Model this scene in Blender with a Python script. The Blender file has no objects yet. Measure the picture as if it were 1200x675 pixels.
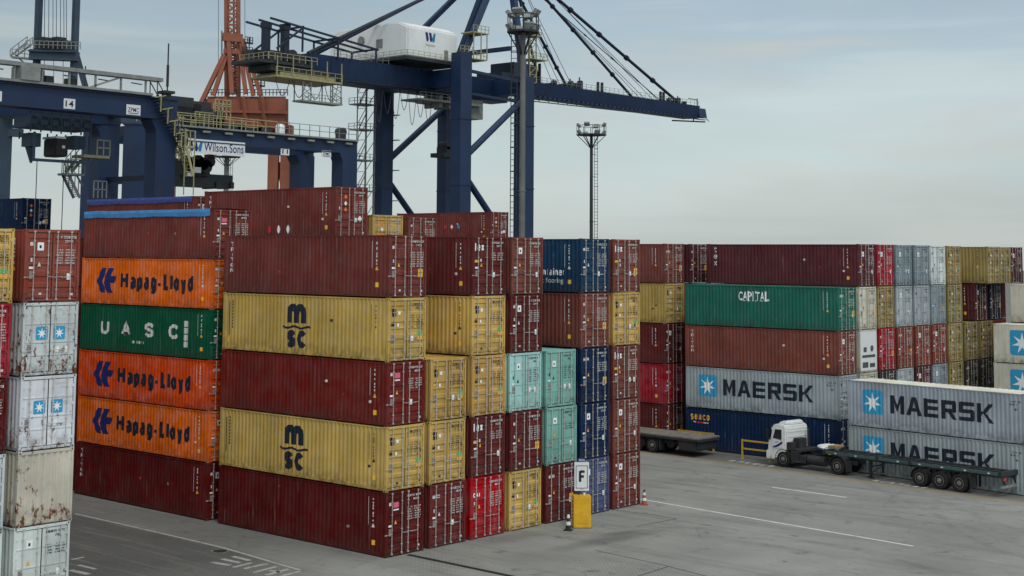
import bpy, bmesh, math, random
from mathutils import Vector, Matrix, noise as mnoise
R = math.radians
SC = bpy.context.scene
COL = SC.collection
random.seed(7)

# ------------------------------------------------------------------ camera
CAM_P = Vector((47.38867, -45.42010, 13.59497))
YAW, PIT, ROL, FPX, CY = 2.2926013, 0.0920716, 0.0068467, 1670.71, 144.188
_f = Vector((math.cos(YAW)*math.cos(PIT), math.sin(YAW)*math.cos(PIT), math.sin(PIT)))
_r0 = Vector((math.sin(YAW), -math.cos(YAW), 0)); _u0 = _r0.cross(_f)
_r = math.cos(ROL)*_r0 + math.sin(ROL)*_u0
_u = -math.sin(ROL)*_r0 + math.cos(ROL)*_u0
cam = bpy.data.cameras.new('camera'); camo = bpy.data.objects.new('camera', cam); COL.objects.link(camo)
camo.matrix_world = Matrix(((_r.x, _u.x, -_f.x, CAM_P.x), (_r.y, _u.y, -_f.y, CAM_P.y), (_r.z, _u.z, -_f.z, CAM_P.z), (0, 0, 0, 1)))
cam.sensor_width = 36; cam.lens = FPX/1200*36; cam.shift_y = -(337.5-CY)/1200
cam.clip_start = 0.5; cam.clip_end = 6000
SC.camera = camo

def ray(px, py): return _f + _r*((px-600)/FPX) - _u*((py-CY)/FPX)
def uz(px, py, z=0.0): d = ray(px, py); return CAM_P + d*((z-CAM_P.z)/d.z)
def ux(px, py, x): d = ray(px, py); return CAM_P + d*((x-CAM_P.x)/d.x)
def uy(px, py, y): d = ray(px, py); return CAM_P + d*((y-CAM_P.y)/d.y)
def ud(px, py, dep): return CAM_P + ray(px, py)*dep

def lin(r, g, b):
    f = lambda c: (c/255/12.92) if c/255 <= .04045 else ((c/255+.055)/1.055)**2.4
    return (f(r), f(g), f(b))

# ------------------------------------------------------------------ world, sun, exposure
SUN_EL, SUN_AZ = R(54), R(-26)          # direction towards the sun, azimuth from +X
w = bpy.data.worlds.new('World'); SC.world = w; w.use_nodes = True
nt = w.node_tree; N = nt.nodes; K = nt.links; N.clear()
def wn(t, **k):
    n = N.new(t)
    for a, v in k.items(): setattr(n, a, v)
    return n
out = wn('ShaderNodeOutputWorld'); bg = wn('ShaderNodeBackground'); bg.inputs['Strength'].default_value = 0.1
sky = wn('ShaderNodeTexSky', sky_type='NISHITA', sun_disc=False, sun_elevation=SUN_EL, sun_rotation=math.pi/2-SUN_AZ)
tc = wn('ShaderNodeTexCoord'); sep = wn('ShaderNodeSeparateXYZ'); K.new(tc.outputs['Generated'], sep.inputs[0])
# cloud layer: long flat streaks of stratus; colour by height above the horizon
mp = wn('ShaderNodeMapping'); mp.inputs['Scale'].default_value = (2.2, 2.2, 17); K.new(tc.outputs['Generated'], mp.inputs[0])
n1 = wn('ShaderNodeTexNoise'); n1.inputs['Scale'].default_value = 1.6; n1.inputs['Detail'].default_value = 5; n1.inputs['Roughness'].default_value = .5; n1.inputs['Distortion'].default_value = .6
K.new(mp.outputs[0], n1.inputs['Vector'])
mp2 = wn('ShaderNodeMapping'); mp2.inputs['Scale'].default_value = (1.2, 1.2, 6); mp2.inputs['Location'].default_value = (3.1, 1.7, .4); K.new(tc.outputs['Generated'], mp2.inputs[0])
n2 = wn('ShaderNodeTexNoise'); n2.inputs['Scale'].default_value = 1.3; n2.inputs['Detail'].default_value = 4; K.new(mp2.outputs[0], n2.inputs['Vector'])
wob = wn('ShaderNodeMath', operation='MULTIPLY_ADD'); K.new(n1.outputs['Fac'], wob.inputs[0]); wob.inputs[1].default_value = .22; wob.inputs[2].default_value = -.105
zz = wn('ShaderNodeMath', operation='ADD'); K.new(sep.outputs['Z'], zz.inputs[0]); K.new(wob.outputs[0], zz.inputs[1])
z5 = wn('ShaderNodeMath', operation='MULTIPLY'); K.new(zz.outputs[0], z5.inputs[0]); z5.inputs[1].default_value = 3.0
rp = wn('ShaderNodeValToRGB'); K.new(z5.outputs[0], rp.inputs[0]); cr = rp.color_ramp
stops = [(0.0, (186, 194, 192)), (.09, (191, 200, 198)), (.18, (189, 203, 203)), (.27, (188, 203, 204)), (.36, (184, 197, 201)), (.46, (167, 186, 197)), (.6, (160, 180, 193)), (1.0, (182, 190, 195))]
while len(cr.elements) < len(stops): cr.elements.new(.5)
for e, (p, c) in zip(cr.elements, stops): e.position = p; e.color = (*lin(*c), 1)
warm = wn('ShaderNodeMix', data_type='RGBA'); warm.inputs['B'].default_value = (*lin(202, 199, 188), 1); K.new(rp.outputs[0], warm.inputs['A'])
wr = wn('ShaderNodeMapRange'); wr.inputs['From Min'].default_value = .50; wr.inputs['From Max'].default_value = .70; wr.inputs['To Max'].default_value = .48; K.new(n1.outputs['Fac'], wr.inputs['Value']); K.new(wr.outputs[0], warm.inputs['Factor'])
dk = wn('ShaderNodeMapRange'); dk.inputs['From Min'].default_value = .3; dk.inputs['From Max'].default_value = .7; dk.inputs['To Min'].default_value = .85; dk.inputs['To Max'].default_value = 1.13; K.new(n2.outputs['Fac'], dk.inputs['Value'])
# thicker, brighter cloud around the hidden sun
dot = wn('ShaderNodeVectorMath', operation='DOT_PRODUCT'); K.new(tc.outputs['Generated'], dot.inputs[0])
dot.inputs[1].default_value = (math.cos(SUN_EL)*math.cos(SUN_AZ), math.cos(SUN_EL)*math.sin(SUN_AZ), math.sin(SUN_EL))
gl = wn('ShaderNodeMapRange'); gl.inputs['From Min'].default_value = .15; gl.inputs['From Max'].default_value = 1; gl.inputs['To Min'].default_value = 1; gl.inputs['To Max'].default_value = 2.5; K.new(dot.outputs['Value'], gl.inputs['Value'])
mm = wn('ShaderNodeMath', operation='MULTIPLY'); K.new(dk.outputs[0], mm.inputs[0]); K.new(gl.outputs[0], mm.inputs[1])
m10 = wn('ShaderNodeMath', operation='MULTIPLY'); K.new(mm.outputs[0], m10.inputs[0]); m10.inputs[1].default_value = 10.0
sc_ = wn('ShaderNodeVectorMath', operation='SCALE'); K.new(warm.outputs['Result'], sc_.inputs[0]); K.new(m10.outputs[0], sc_.inputs['Scale'])
mix = wn('ShaderNodeMix', data_type='RGBA'); mix.inputs['Factor'].default_value = .97; K.new(sky.outputs[0], mix.inputs['A']); K.new(sc_.outputs[0], mix.inputs['B'])
K.new(mix.outputs['Result'], bg.inputs['Color']); K.new(bg.outputs[0], out.inputs[0])

sun = bpy.data.lights.new('sun', 'SUN'); sun.energy = 1.15; sun.angle = R(12); sun.color = (1, .955, .89)
so = bpy.data.objects.new('sun', sun); COL.objects.link(so)
sd = Vector((math.cos(SUN_EL)*math.cos(SUN_AZ), math.cos(SUN_EL)*math.sin(SUN_AZ), math.sin(SUN_EL)))
so.rotation_euler = sd.to_track_quat('Z', 'Y').to_euler(); so.location = (40, -60, 80)
SC.view_settings.view_transform = 'Standard'; SC.view_settings.look = 'None'; SC.view_settings.gamma = 1; SC.view_settings.use_curve_mapping = False
SC.view_settings.exposure = 0.03
SC.render.engine = 'CYCLES'; SC.cycles.max_bounces = 6; SC.cycles.diffuse_bounces = 3; SC.cycles.use_denoising = True

# ------------------------------------------------------------------ mesh helper
class MB:
    def __init__(s): s.v = []; s.f = []; s.m = []; s.mi = 0
    def face(s, pts):
        i = len(s.v); s.v += [tuple(p) for p in pts]; s.f.append(tuple(range(i, i+len(pts)))); s.m.append(s.mi)
    def add(s, vs, fs):
        i = len(s.v); s.v += [tuple(p) for p in vs]
        for f in fs: s.f.append(tuple(a+i for a in f)); s.m.append(s.mi)
    def box(s, x0, y0, z0, x1, y1, z1):
        s.add([(x0,y0,z0),(x1,y0,z0),(x1,y1,z0),(x0,y1,z0),(x0,y0,z1),(x1,y0,z1),(x1,y1,z1),(x0,y1,z1)],
              [(0,3,2,1),(4,5,6,7),(0,1,5,4),(1,2,6,5),(2,3,7,6),(3,0,4,7)]); return s
    def bar(s, a, b, w, h=None, up=(0, 0, 1)):
        a = Vector(a); b = Vector(b); h = h or w; d = (b-a).normalized(); u = Vector(up)
        if abs(d.dot(u)) > .98: u = Vector((1, 0, 0))
        r = d.cross(u).normalized()*(w/2); u2 = r.cross(d).normalized()*(h/2)
        s.add([a-r-u2, a+r-u2, a+r+u2, a-r+u2, b-r-u2, b+r-u2, b+r+u2, b-r+u2],
              [(0,1,2,3),(7,6,5,4),(0,4,5,1),(1,5,6,2),(2,6,7,3),(3,7,4,0)]); return s
    def taper(s, a, b, wa, ha, wb, hb, up=(0, 1, 0)):
        a = Vector(a); b = Vector(b); d = (b-a).normalized(); u = Vector(up); r = d.cross(u).normalized(); u = r.cross(d)
        q = []
        for p, w_, h_ in ((a, wa, ha), (b, wb, hb)):
            q += [p-r*w_/2-u*h_/2, p+r*w_/2-u*h_/2, p+r*w_/2+u*h_/2, p-r*w_/2+u*h_/2]
        s.add(q, [(0,1,2,3),(7,6,5,4),(0,4,5,1),(1,5,6,2),(2,6,7,3),(3,7,4,0)]); return s
    def tube(s, a, b, r, n=8, r2=None, cap=True):
        a = Vector(a); b = Vector(b); d = (b-a).normalized(); u = Vector((0, 0, 1)) if abs(d.z) < .95 else Vector((1, 0, 0))
        x = d.cross(u).normalized(); y = d.cross(x); r2 = r if r2 is None else r2; q = []
        for p, rr in ((a, r), (b, r2)):
            q += [p + x*math.cos(2*math.pi*k/n)*rr + y*math.sin(2*math.pi*k/n)*rr for k in range(n)]
        fs = [(k, (k+1) % n, n+(k+1) % n, n+k) for k in range(n)]
        if cap: fs += [tuple(range(n-1, -1, -1)), tuple(range(n, 2*n))]
        s.add(q, fs); return s
    def path(s, pts, r, n=6):
        for a, b in zip(pts, pts[1:]): s.tube(a, b, r, n)
        return s
    def prism(s, poly, fn, t0, t1):
        n = len(poly); q = [fn(a, b, t0) for a, b in poly] + [fn(a, b, t1) for a, b in poly]
        s.add(q, [tuple(range(n-1, -1, -1)), tuple(range(n, 2*n))] + [(k, (k+1) % n, n+(k+1) % n, n+k) for k in range(n)]); return s
    def lathe(s, prof, o, axis='z', n=20):
        q = []; o = Vector(o)
        for r, h in prof:
            for k in range(n):
                c, t = math.cos(2*math.pi*k/n)*r, math.sin(2*math.pi*k/n)*r
                q.append(o + (Vector((c, t, h)) if axis == 'z' else Vector((c, h, t)) if axis == 'y' else Vector((h, c, t))))
        fs = []
        for j in range(len(prof)-1):
            fs += [(j*n+k, j*n+(k+1) % n, (j+1)*n+(k+1) % n, (j+1)*n+k) for k in range(n)]
        fs += [tuple(range(n-1, -1, -1)), tuple(range((len(prof)-1)*n, len(prof)*n))]
        s.add(q, fs); return s
    def mesh(s, name, mats, bevel=0, smooth=True):
        me = bpy.data.meshes.new(name); me.from_pydata(s.v, [], s.f)
        for m in (mats if isinstance(mats, (list, tuple)) else [mats]): me.materials.append(m)
        me.polygons.foreach_set('material_index', s.m)
        b = bmesh.new(); b.from_mesh(me); bmesh.ops.recalc_face_normals(b, faces=b.faces)
        if bevel:
            bmesh.ops.remove_doubles(b, verts=b.verts, dist=1e-5)
            es = [e for e in b.edges if len(e.link_faces) == 2 and e.calc_face_angle(0) > .5]
            bmesh.ops.bevel(b, geom=es, offset=bevel, segments=2, affect='EDGES', clamp_overlap=True)
        b.to_mesh(me); b.free()
        if smooth:
            me.shade_smooth(); me.set_sharp_from_angle(angle=R(32))
        return me
    def build(s, name, mats, parent=None, bevel=0, smooth=True):
        return link(name, s.mesh(name, mats, bevel, smooth), parent)

def link(name, me, parent=None, color=None):
    o = bpy.data.objects.new(name, me); COL.objects.link(o)
    if parent: o.parent = parent
    if color: o.color = color
    return o
def tag(o, label=None, cat=None, group=None, kind=None):
    for k, v in (('label', label), ('category', cat), ('group', group), ('kind', kind)):
        if v: o[k] = v
    return o
def thing(name, label, cat, loc=(0, 0, 0), rz=0.0, group=None):
    o = bpy.data.objects.new(name, None); COL.objects.link(o); o.location = loc; o.rotation_euler = (0, 0, rz)
    o.empty_display_size = .3
    return tag(o, label, cat, group)

# ------------------------------------------------------------------ materials
def newmat(name):
    m = bpy.data.materials.new(name); m.use_nodes = True; t = m.node_tree
    return m, t, t.nodes['Principled BSDF']
def nd(t, ty, **k):
    n = t.nodes.new(ty)
    for a, v in k.items(): setattr(n, a, v)
    return n
def mixc(t, fac, a, b, blend='MIX'):
    n = nd(t, 'ShaderNodeMix', data_type='RGBA', blend_type=blend)
    for s, v in ((n.inputs['Factor'], fac), (n.inputs['A'], a), (n.inputs['B'], b)):
        if isinstance(v, bpy.types.NodeSocket): t.links.new(v, s)
        elif isinstance(v, tuple): s.default_value = (*v[:3], 1)
        else: s.default_value = v
    return n.outputs['Result']
def noise(t, vec, scale, detail=4, rough=.55, stretch=None, loc=(0, 0, 0)):
    if stretch:
        m = nd(t, 'ShaderNodeMapping'); m.inputs['Scale'].default_value = stretch; m.inputs['Location'].default_value = loc
        t.links.new(vec, m.inputs[0]); vec = m.outputs[0]
    n = nd(t, 'ShaderNodeTexNoise'); n.inputs['Scale'].default_value = scale; n.inputs['Detail'].default_value = detail; n.inputs['Roughness'].default_value = rough
    t.links.new(vec, n.inputs['Vector']); return n.outputs['Fac']
def mrange(t, v, a, b, c=0.0, d=1.0):
    n = nd(t, 'ShaderNodeMapRange'); 
    if isinstance(v, bpy.types.NodeSocket): t.links.new(v, n.inputs['Value'])
    for i, x in (('From Min', a), ('From Max', b), ('To Min', c), ('To Max', d)):
        if isinstance(x, bpy.types.NodeSocket): t.links.new(x, n.inputs[i])
        else: n.inputs[i].default_value = x
    return n.outputs[0]
def math2(t, op, a, b):
    n = nd(t, 'ShaderNodeMath', operation=op)
    for s, v in zip(n.inputs, (a, b)):
        if isinstance(v, bpy.types.NodeSocket): t.links.new(v, s)
        else: s.default_value = v
    return n.outputs[0]
def bump(t, bsdf, h, strength, dist):
    b = nd(t, 'ShaderNodeBump'); b.inputs['Strength'].default_value = strength; b.inputs['Distance'].default_value = dist
    t.links.new(h, b.inputs['Height']); t.links.new(b.outputs[0], bsdf.inputs['Normal'])

def container_paint():
    m, t, B = newmat('container_paint')
    oi = nd(t, 'ShaderNodeObjectInfo'); g = nd(t, 'ShaderNodeNewGeometry'); pos = g.outputs['Position']
    ob = nd(t, 'ShaderNodeTexCoord'); so_ = nd(t, 'ShaderNodeSeparateXYZ'); t.links.new(ob.outputs['Object'], so_.inputs[0])
    c = oi.outputs['Color']; rust = oi.outputs['Alpha']
    fade = mrange(t, noise(t, pos, .55, 3), .3, .7, .80, 1.14)
    hs = nd(t, 'ShaderNodeHueSaturation'); t.links.new(c, hs.inputs['Color']); t.links.new(fade, hs.inputs['Value'])
    fl_ = math2(t, 'FLOOR', math2(t, 'MULTIPLY', math2(t, 'ADD', so_.outputs['X'], 6.1), .9), 0); wn_ = nd(t, 'ShaderNodeTexWhiteNoise', noise_dimensions='1D')
    t.links.new(math2(t, 'ADD', fl_, math2(t, 'MULTIPLY', oi.outputs['Random'], 97.0)), wn_.inputs['W'])
    fade = math2(t, 'MULTIPLY', fade, mrange(t, wn_.outputs['Value'], 0, 1, .93, 1.07)); t.links.new(fade, hs.inputs['Value'])
    t.links.new(mrange(t, noise(t, pos, 1.3, 2), .3, .7, 1.06, .9), hs.inputs['Saturation'])
    c = hs.outputs['Color']
    # streaks of run-off
    st = noise(t, pos, 1.0, 5, .6, (5.5, 5.5, .38))
    c = mixc(t, mrange(t, st, .54, .74, 0, .20), c, (.035, .028, .024))
    lt = noise(t, pos, 1.0, 4, .6, (7.5, 7.5, .5), (9, 4, 2))
    c = mixc(t, mrange(t, lt, .60, .78, 0, .20), c, (.42, .40, .37))
    # scuffs and scratched patches
    sc = noise(t, pos, 2.3, 8, .72, (1, 1, 2.2), (2, 7, 5))
    c = mixc(t, mrange(t, sc, .64, .70, 0, .22), c, (.30, .27, .25))
    # dirt collecting low on the box
    low = math2(t, 'MULTIPLY', mrange(t, so_.outputs['Z'], .75, .05), mrange(t, noise(t, pos, 3.1, 6, .65), .38, .66, 0, .75))
    c = mixc(t, low, c, (.045, .036, .030))
    # rust, as much as the box has
    rn = noise(t, pos, 3.6, 9, .70, (1, 1, .7), (5, 1, 3)); thr = mrange(t, rust, 0, 1, .88, .50)
    lowr = mrange(t, so_.outputs['Z'], 1.9, .2, -.02, .07)
    rm = mrange(t, math2(t, 'SUBTRACT', math2(t, 'ADD', rn, lowr), thr), 0, .06)
    rc = mixc(t, noise(t, pos, 9, 3), (.055, .018, .008), (.20, .075, .028))
    c = mixc(t, rm, c, rc)
    t.links.new(c, B.inputs['Base Color'])
    t.links.new(mrange(t, noise(t, pos, 4, 4), .3, .7, .50, .75), B.inputs['Roughness']); B.inputs['Specular IOR Level'].default_value = .14
    bump(t, B, noise(t, pos, .95, 4, .6), .6, .06)
    return m
def plain(name, rgb, rough=.55, spec=.35, var=.18, scale=1.2, metal=0.0, dirt=.35, streak=True, bumpd=0.0):
    m, t, B = newmat(name); g = nd(t, 'ShaderNodeNewGeometry'); pos = g.outputs['Position']
    hs = nd(t, 'ShaderNodeHueSaturation'); hs.inputs['Color'].default_value = (*rgb, 1)
    t.links.new(mrange(t, noise(t, pos, scale, 4), .3, .7, 1-var, 1+var), hs.inputs['Value']); c = hs.outputs['Color']
    if dirt:
        d = noise(t, pos, scale*1.7, 7, .68, (2.5, 2.5, .5) if streak else (1, 1, 1), (3, 8, 1))
        c = mixc(t, mrange(t, d, .54, .74, 0, dirt), c, (.04, .032, .026))
    t.links.new(c, B.inputs['Base Color']); B.inputs['Roughness'].default_value = rough; B.inputs['Specular IOR Level'].default_value = spec; B.inputs['Metallic'].default_value = metal
    if bumpd: bump(t, B, noise(t, pos, scale*6, 4), .5, bumpd)
    return m
def decal(name, rgb, worn=.25):
    m, t, B = newmat(name); g = nd(t, 'ShaderNodeNewGeometry'); pos = g.outputs['Position']
    c = mixc(t, mrange(t, noise(t, pos, 2.6, 8, .7), .5, .8, 0, worn), rgb, (.11, .09, .08))
    t.links.new(c, B.inputs['Base Color']); B.inputs['Roughness'].default_value = .6; B.inputs['Specular IOR Level'].default_value = .25
    return m
def worn_line(name, rgb, under, cover=.6):
    m, t, B = newmat(name); g = nd(t, 'ShaderNodeNewGeometry'); pos = g.outputs['Position']
    n = noise(t, pos, 2.2, 9, .75)
    c = mixc(t, mrange(t, n, cover-.06, cover+.10), rgb, under)
    t.links.new(c, B.inputs['Base Color']); B.inputs['Roughness'].default_value = .85; B.inputs['Specular IOR Level'].default_value = .2
    return m

PAINT = container_paint()
GALV = plain('galvanised_bar', (.31, .285, .27), .5, .5, .2, 3, .2, .4)
def bar_material():
    m, t, B = newmat('worn_bar'); oi = nd(t, 'ShaderNodeObjectInfo'); g = nd(t, 'ShaderNodeNewGeometry'); pos = g.outputs['Position']
    c = mixc(t, mrange(t, noise(t, pos, 1.1, 4), .35, .6, .6, 1.0), oi.outputs['Color'], (.43, .40, .375)); t.links.new(c, B.inputs['Base Color']); B.inputs['Roughness'].default_value = .55
    return m
BARM = bar_material()
RUBBER = plain('door_gasket', (.018, .017, .016), .7, .2, .2, 3, 0, 0)
UNDER = plain('container_floor', (.05, .04, .035), .9, .1)
D_WHITE = decal('white_lettering', (.60, .59, .57), .5)
D_DARK = decal('dark_lettering', (.012, .016, .03), .15)
D_YEL = decal('yellow_sticker', (.75, .42, .05)); D_GRN = decal('green_sticker', (.06, .42, .17)); D_PINK = decal('pink_sticker', (.62, .12, .20))
D_GREY = decal('grey_plate', (.22, .21, .20)); D_BLUE = decal('sky_blue_square', (.03, .30, .52), .2); D_STARW = decal('white_star', (.78, .80, .80), .12)
D_NAVY = decal('navy_lettering', (.010, .020, .115), .12); D_GOLD = decal('gold_lettering', (.75, .38, .045)); D_RED = decal('red_mark', (.5, .03, .04)); D_ORG = decal('orange_placard', (.75, .20, .04))
CRANE = plain('crane_blue', (.0065, .022, .064), .5, .35, .22, .25, 0, .35)
CRANE_D = plain('crane_dark_blue', (.007, .015, .032), .5, .35, .22, .25, 0, .35)
CRANE_G = plain('crane_grey_blue', (.028, .050, .078), .55, .35, .2, .25, 0, .3)
DSTEEL = plain('dark_steel', (.022, .026, .030), .6, .35, .3, 1, 0, .3)
GSTEEL = plain('grey_steel', (.20, .21, .20), .55, .4, .2, 1.5, .1, .4)
YRAIL = plain('yellow_handrail', (.30, .275, .14), .55, .35, .2, 1.5, 0, .3)
ORANGE = plain('crane_orange', (.25, .082, .048), .6, .3, .2, .3, 0, .35)
HOUSEW = plain('machine_house_white', (.66, .68, .67), .5, .35, .06, .2, 0, .22)
TRK_W = plain('truck_white', (.68, .69, .68), .3, .5, .05, .8, 0, .25)
TRK_D = plain('chassis_dark', (.028, .029, .031), .65, .3, .3, 2, 0, .3)
TYRE = plain('tyre_rubber', (.022, .021, .020), .85, .15, .3, 5, 0, .0)
RIM = plain('wheel_rim', (.20, .195, .18), .6, .4, .25, 4, .2, .5, False)
DECK = plain('trailer_deck', (.17, .155, .13), .85, .2, .25, 2, 0, .5, False, .01)
TEAL = plain('trailer_rail_teal', (.050, .085, .088), .6, .35, .25, 2, 0, .4)
YELLOW = plain('safety_yellow', (.62, .34, .015), .5, .35, .14, 2.6, 0, .5)
GUARD = plain('guard_yellow', (.50, .32, .05), .55, .35, .15, 2.0, 0, .35)
WHITE = plain('sign_white', (.62, .63, .63), .45, .4, .04, 2, 0, .08)
BLACK = plain('black_paint', (.014, .014, .015), .55, .3, .2, 3, 0, 0)
CONE_O = plain('cone_orange', (.32, .075, .045), .6, .3, .15, 6, 0, .4); CONE_K = plain('cone_black', (.02, .02, .022), .6, .3, .2, 6, 0, .1); CONE_W = plain('cone_white', (.66, .66, .62), .6, .3, .1, 6, 0, .3)
TARP_B = plain('tarpaulin_blue', (.055, .24, .52), .45, .4, .12, 1.5, 0, .15, False, .03); TARP_N = plain('tarpaulin_navy', (.045, .07, .27), .45, .4, .12, 1.5, 0, .15, False, .03)
CONC = plain('concrete_mast', (.13, .135, .125), .8, .25, .15, .8, 0, .35)
LAMPG = plain('floodlight_glass', (.25, .26, .26), .2, .6, .1, 3, 0, 0)
mg, tg_, Bg = newmat('cab_glass'); Bg.inputs['Base Color'].default_value = (.010, .013, .016, 1); Bg.inputs['Roughness'].default_value = .08; Bg.inputs['Specular IOR Level'].default_value = .7
GLASS = mg

# ------------------------------------------------------------------ ground
def ground_material():
    m, t, B = newmat('yard_concrete'); g = nd(t, 'ShaderNodeNewGeometry'); pos = g.outputs['Position']
    s = nd(t, 'ShaderNodeSeparateXYZ'); t.links.new(pos, s.inputs[0]); X, Y = s.outputs['X'], s.outputs['Y']
    big = noise(t, pos, .07, 5, .6); mid = noise(t, pos, .5, 6, .65); fine = noise(t, pos, 5, 8, .75); vf = noise(t, pos, 26, 4, .7)
    c = mixc(t, mrange(t, big, .3, .7), (.192, .191, .174), (.285, .283, .256))
    c = mixc(t, mrange(t, mid, .46, .70, 0, .30), c, (.19, .188, .178))
    # blackened tarmac of the lane between the stacks
    wy = math2(t, 'ADD', Y, mrange(t, mid, 0, 1, -.5, .5)); wx = math2(t, 'ADD', X, mrange(t, big, 0, 1, -5, 5))
    lane = math2(t, 'MULTIPLY', mrange(t, wy, -3.2, -3.9), mrange(t, wx, 3, -6))
    c = mixc(t, math2(t, 'MULTIPLY', lane, .92), c, (.034, .034, .032))
    edge = math2(t, 'MULTIPLY', mrange(t, wx, 5, -8), mrange(t, wy, 1.5, -.5, 0, .55))
    c = mixc(t, edge, c, (.085, .086, .084))
    # tyre-black bands along the lanes
    ty = noise(t, pos, 1, 4, .6, (.05, .85, 1), (3, 5, 0))
    c = mixc(t, mrange(t, ty, .50, .70, 0, .38), c, (.085, .084, .078))
    ty2 = noise(t, pos, 1, 5, .65, (.12, 2.6, 1), (8, 2, 0))
    c = mixc(t, mrange(t, ty2, .54, .72, 0, .34), c, (.34, .335, .31))
    # strip where the lorries stand, oil-stained
    lz = math2(t, 'MULTIPLY', mrange(t, math2(t, 'ADD', Y, math2(t, 'MULTIPLY', X, .05)), 35.2, 36.2), mrange(t, fine, .2, .7, .5, .9))
    c = mixc(t, math2(t, 'MULTIPLY', lz, .8), c, (.060, .058, .055))
    oil = noise(t, pos, .85, 5, .6, (1, 1, 1), (11, 3, 0))
    c = mixc(t, mrange(t, oil, .60, .72, 0, .6), c, (.05, .05, .05))
    # brown soil carried by tyres
    br = noise(t, pos, .6, 6, .6, (.4, 1.2, 1), (1, 9, 0))
    c = mixc(t, math2(t, 'MULTIPLY', lane, mrange(t, br, .55, .7, 0, .5)), c, (.12, .10, .065))
    # smears and slab-sized patches with a shape of their own
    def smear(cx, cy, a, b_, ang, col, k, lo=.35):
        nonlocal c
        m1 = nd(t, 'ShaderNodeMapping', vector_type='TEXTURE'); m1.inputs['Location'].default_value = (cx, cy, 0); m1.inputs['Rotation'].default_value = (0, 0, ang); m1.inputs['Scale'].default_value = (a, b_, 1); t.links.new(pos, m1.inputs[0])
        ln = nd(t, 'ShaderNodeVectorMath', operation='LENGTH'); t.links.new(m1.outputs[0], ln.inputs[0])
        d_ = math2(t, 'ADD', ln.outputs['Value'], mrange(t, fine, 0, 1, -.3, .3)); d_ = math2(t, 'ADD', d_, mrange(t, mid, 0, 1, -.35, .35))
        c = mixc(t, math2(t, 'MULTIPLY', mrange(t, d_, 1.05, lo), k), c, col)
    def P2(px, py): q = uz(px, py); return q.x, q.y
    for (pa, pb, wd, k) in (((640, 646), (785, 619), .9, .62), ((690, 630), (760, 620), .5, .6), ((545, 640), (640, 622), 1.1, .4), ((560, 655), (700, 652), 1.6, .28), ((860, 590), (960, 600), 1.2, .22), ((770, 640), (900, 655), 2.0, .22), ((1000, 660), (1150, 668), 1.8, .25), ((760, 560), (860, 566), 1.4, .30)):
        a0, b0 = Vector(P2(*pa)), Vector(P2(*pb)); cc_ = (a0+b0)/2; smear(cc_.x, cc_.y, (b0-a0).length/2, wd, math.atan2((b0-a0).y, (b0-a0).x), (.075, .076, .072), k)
    # sweeping double tyre tracks of turning lorries
    def ring(cx, cy, r_, k):
        nonlocal c
        for dr in (0, 2.0):
            sb = nd(t, 'ShaderNodeVectorMath', operation='DISTANCE'); t.links.new(pos, sb.inputs[0]); sb.inputs[1].default_value = (cx, cy, 0)
            d_ = math2(t, 'ABSOLUTE', math2(t, 'SUBTRACT', sb.outputs['Value'], r_+dr), 0); m_ = math2(t, 'MULTIPLY', mrange(t, d_, .36, .10), mrange(t, mid, .40, .62, 0, k*.65))
            c = mixc(t, m_, c, (.085, .085, .080))
    for q in ((22, -12, 30, .45), (34, 40, 22, .5), (-30, -40, 52, .4), (60, -30, 58, .4), (12, 2, 12.5, .4), (90, 120, 118, .45), (-5, 60, 33.5, .5)): ring(*q)
    # fine grain and patchy aggregate
    c = mixc(t, mrange(t, fine, .3, .7, .0, .32), c, (.15, .15, .145))
    hs = nd(t, 'ShaderNodeHueSaturation'); t.links.new(c, hs.inputs['Color']); t.links.new(mrange(t, vf, .25, .75, .78, 1.22), hs.inputs['Value']); c = hs.outputs['Color']
    # slab joints and wandering cracks
    wv = nd(t, 'ShaderNodeVectorMath', operation='ADD'); nz = nd(t, 'ShaderNodeTexNoise'); nz.inputs['Scale'].default_value = .6; nz.inputs['Detail'].default_value = 5; t.links.new(pos, nz.inputs['Vector'])
    t.links.new(pos, wv.inputs[0]); t.links.new(nz.outputs['Color'], wv.inputs[1])
    vo = nd(t, 'ShaderNodeTexVoronoi', feature='DISTANCE_TO_EDGE'); vo.inputs['Scale'].default_value = .11; t.links.new(wv.outputs[0], vo.inputs['Vector'])
    cr_ = math2(t, 'MULTIPLY', mrange(t, vo.outputs['Distance'], .006, .0), mrange(t, mid, .42, .6))
    c = mixc(t, math2(t, 'MULTIPLY', cr_, .38), c, (.03, .03, .03))
    # interlocking pavers showing through in the open yard
    bt = nd(t, 'ShaderNodeTexBrick'); bt.inputs['Scale'].default_value = 1; bt.inputs['Brick Width'].default_value = .34; bt.inputs['Row Height'].default_value = .17; bt.inputs['Mortar Size'].default_value = .022
    bt.inputs['Color1'].default_value = (1, 1, 1, 1); bt.inputs['Color2'].default_value = (.72, .72, .72, 1); bt.inputs['Mortar'].default_value = (.25, .25, .25, 1)
    rm = nd(t, 'ShaderNodeMapping'); rm.inputs['Rotation'].default_value = (0, 0, R(45)); t.links.new(pos, rm.inputs[0]); t.links.new(rm.outputs[0], bt.inputs['Vector'])
    pv = math2(t, 'MULTIPLY', mrange(t, noise(t, pos, .16, 4, .6, (1, 1, 1), (4, 4, 0)), .47, .56), .26)
    c = mixc(t, pv, c, mixc(t, 1.0, c, bt.outputs['Color'], 'MULTIPLY'))
    t.links.new(c, B.inputs['Base Color'])
    t.links.new(mrange(t, mid, .3, .7, .62, .92), B.inputs['Roughness']); B.inputs['Specular IOR Level'].default_value = .25
    bump(t, B, fine, .35, .012)
    return m
GROUND = ground_material()
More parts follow.
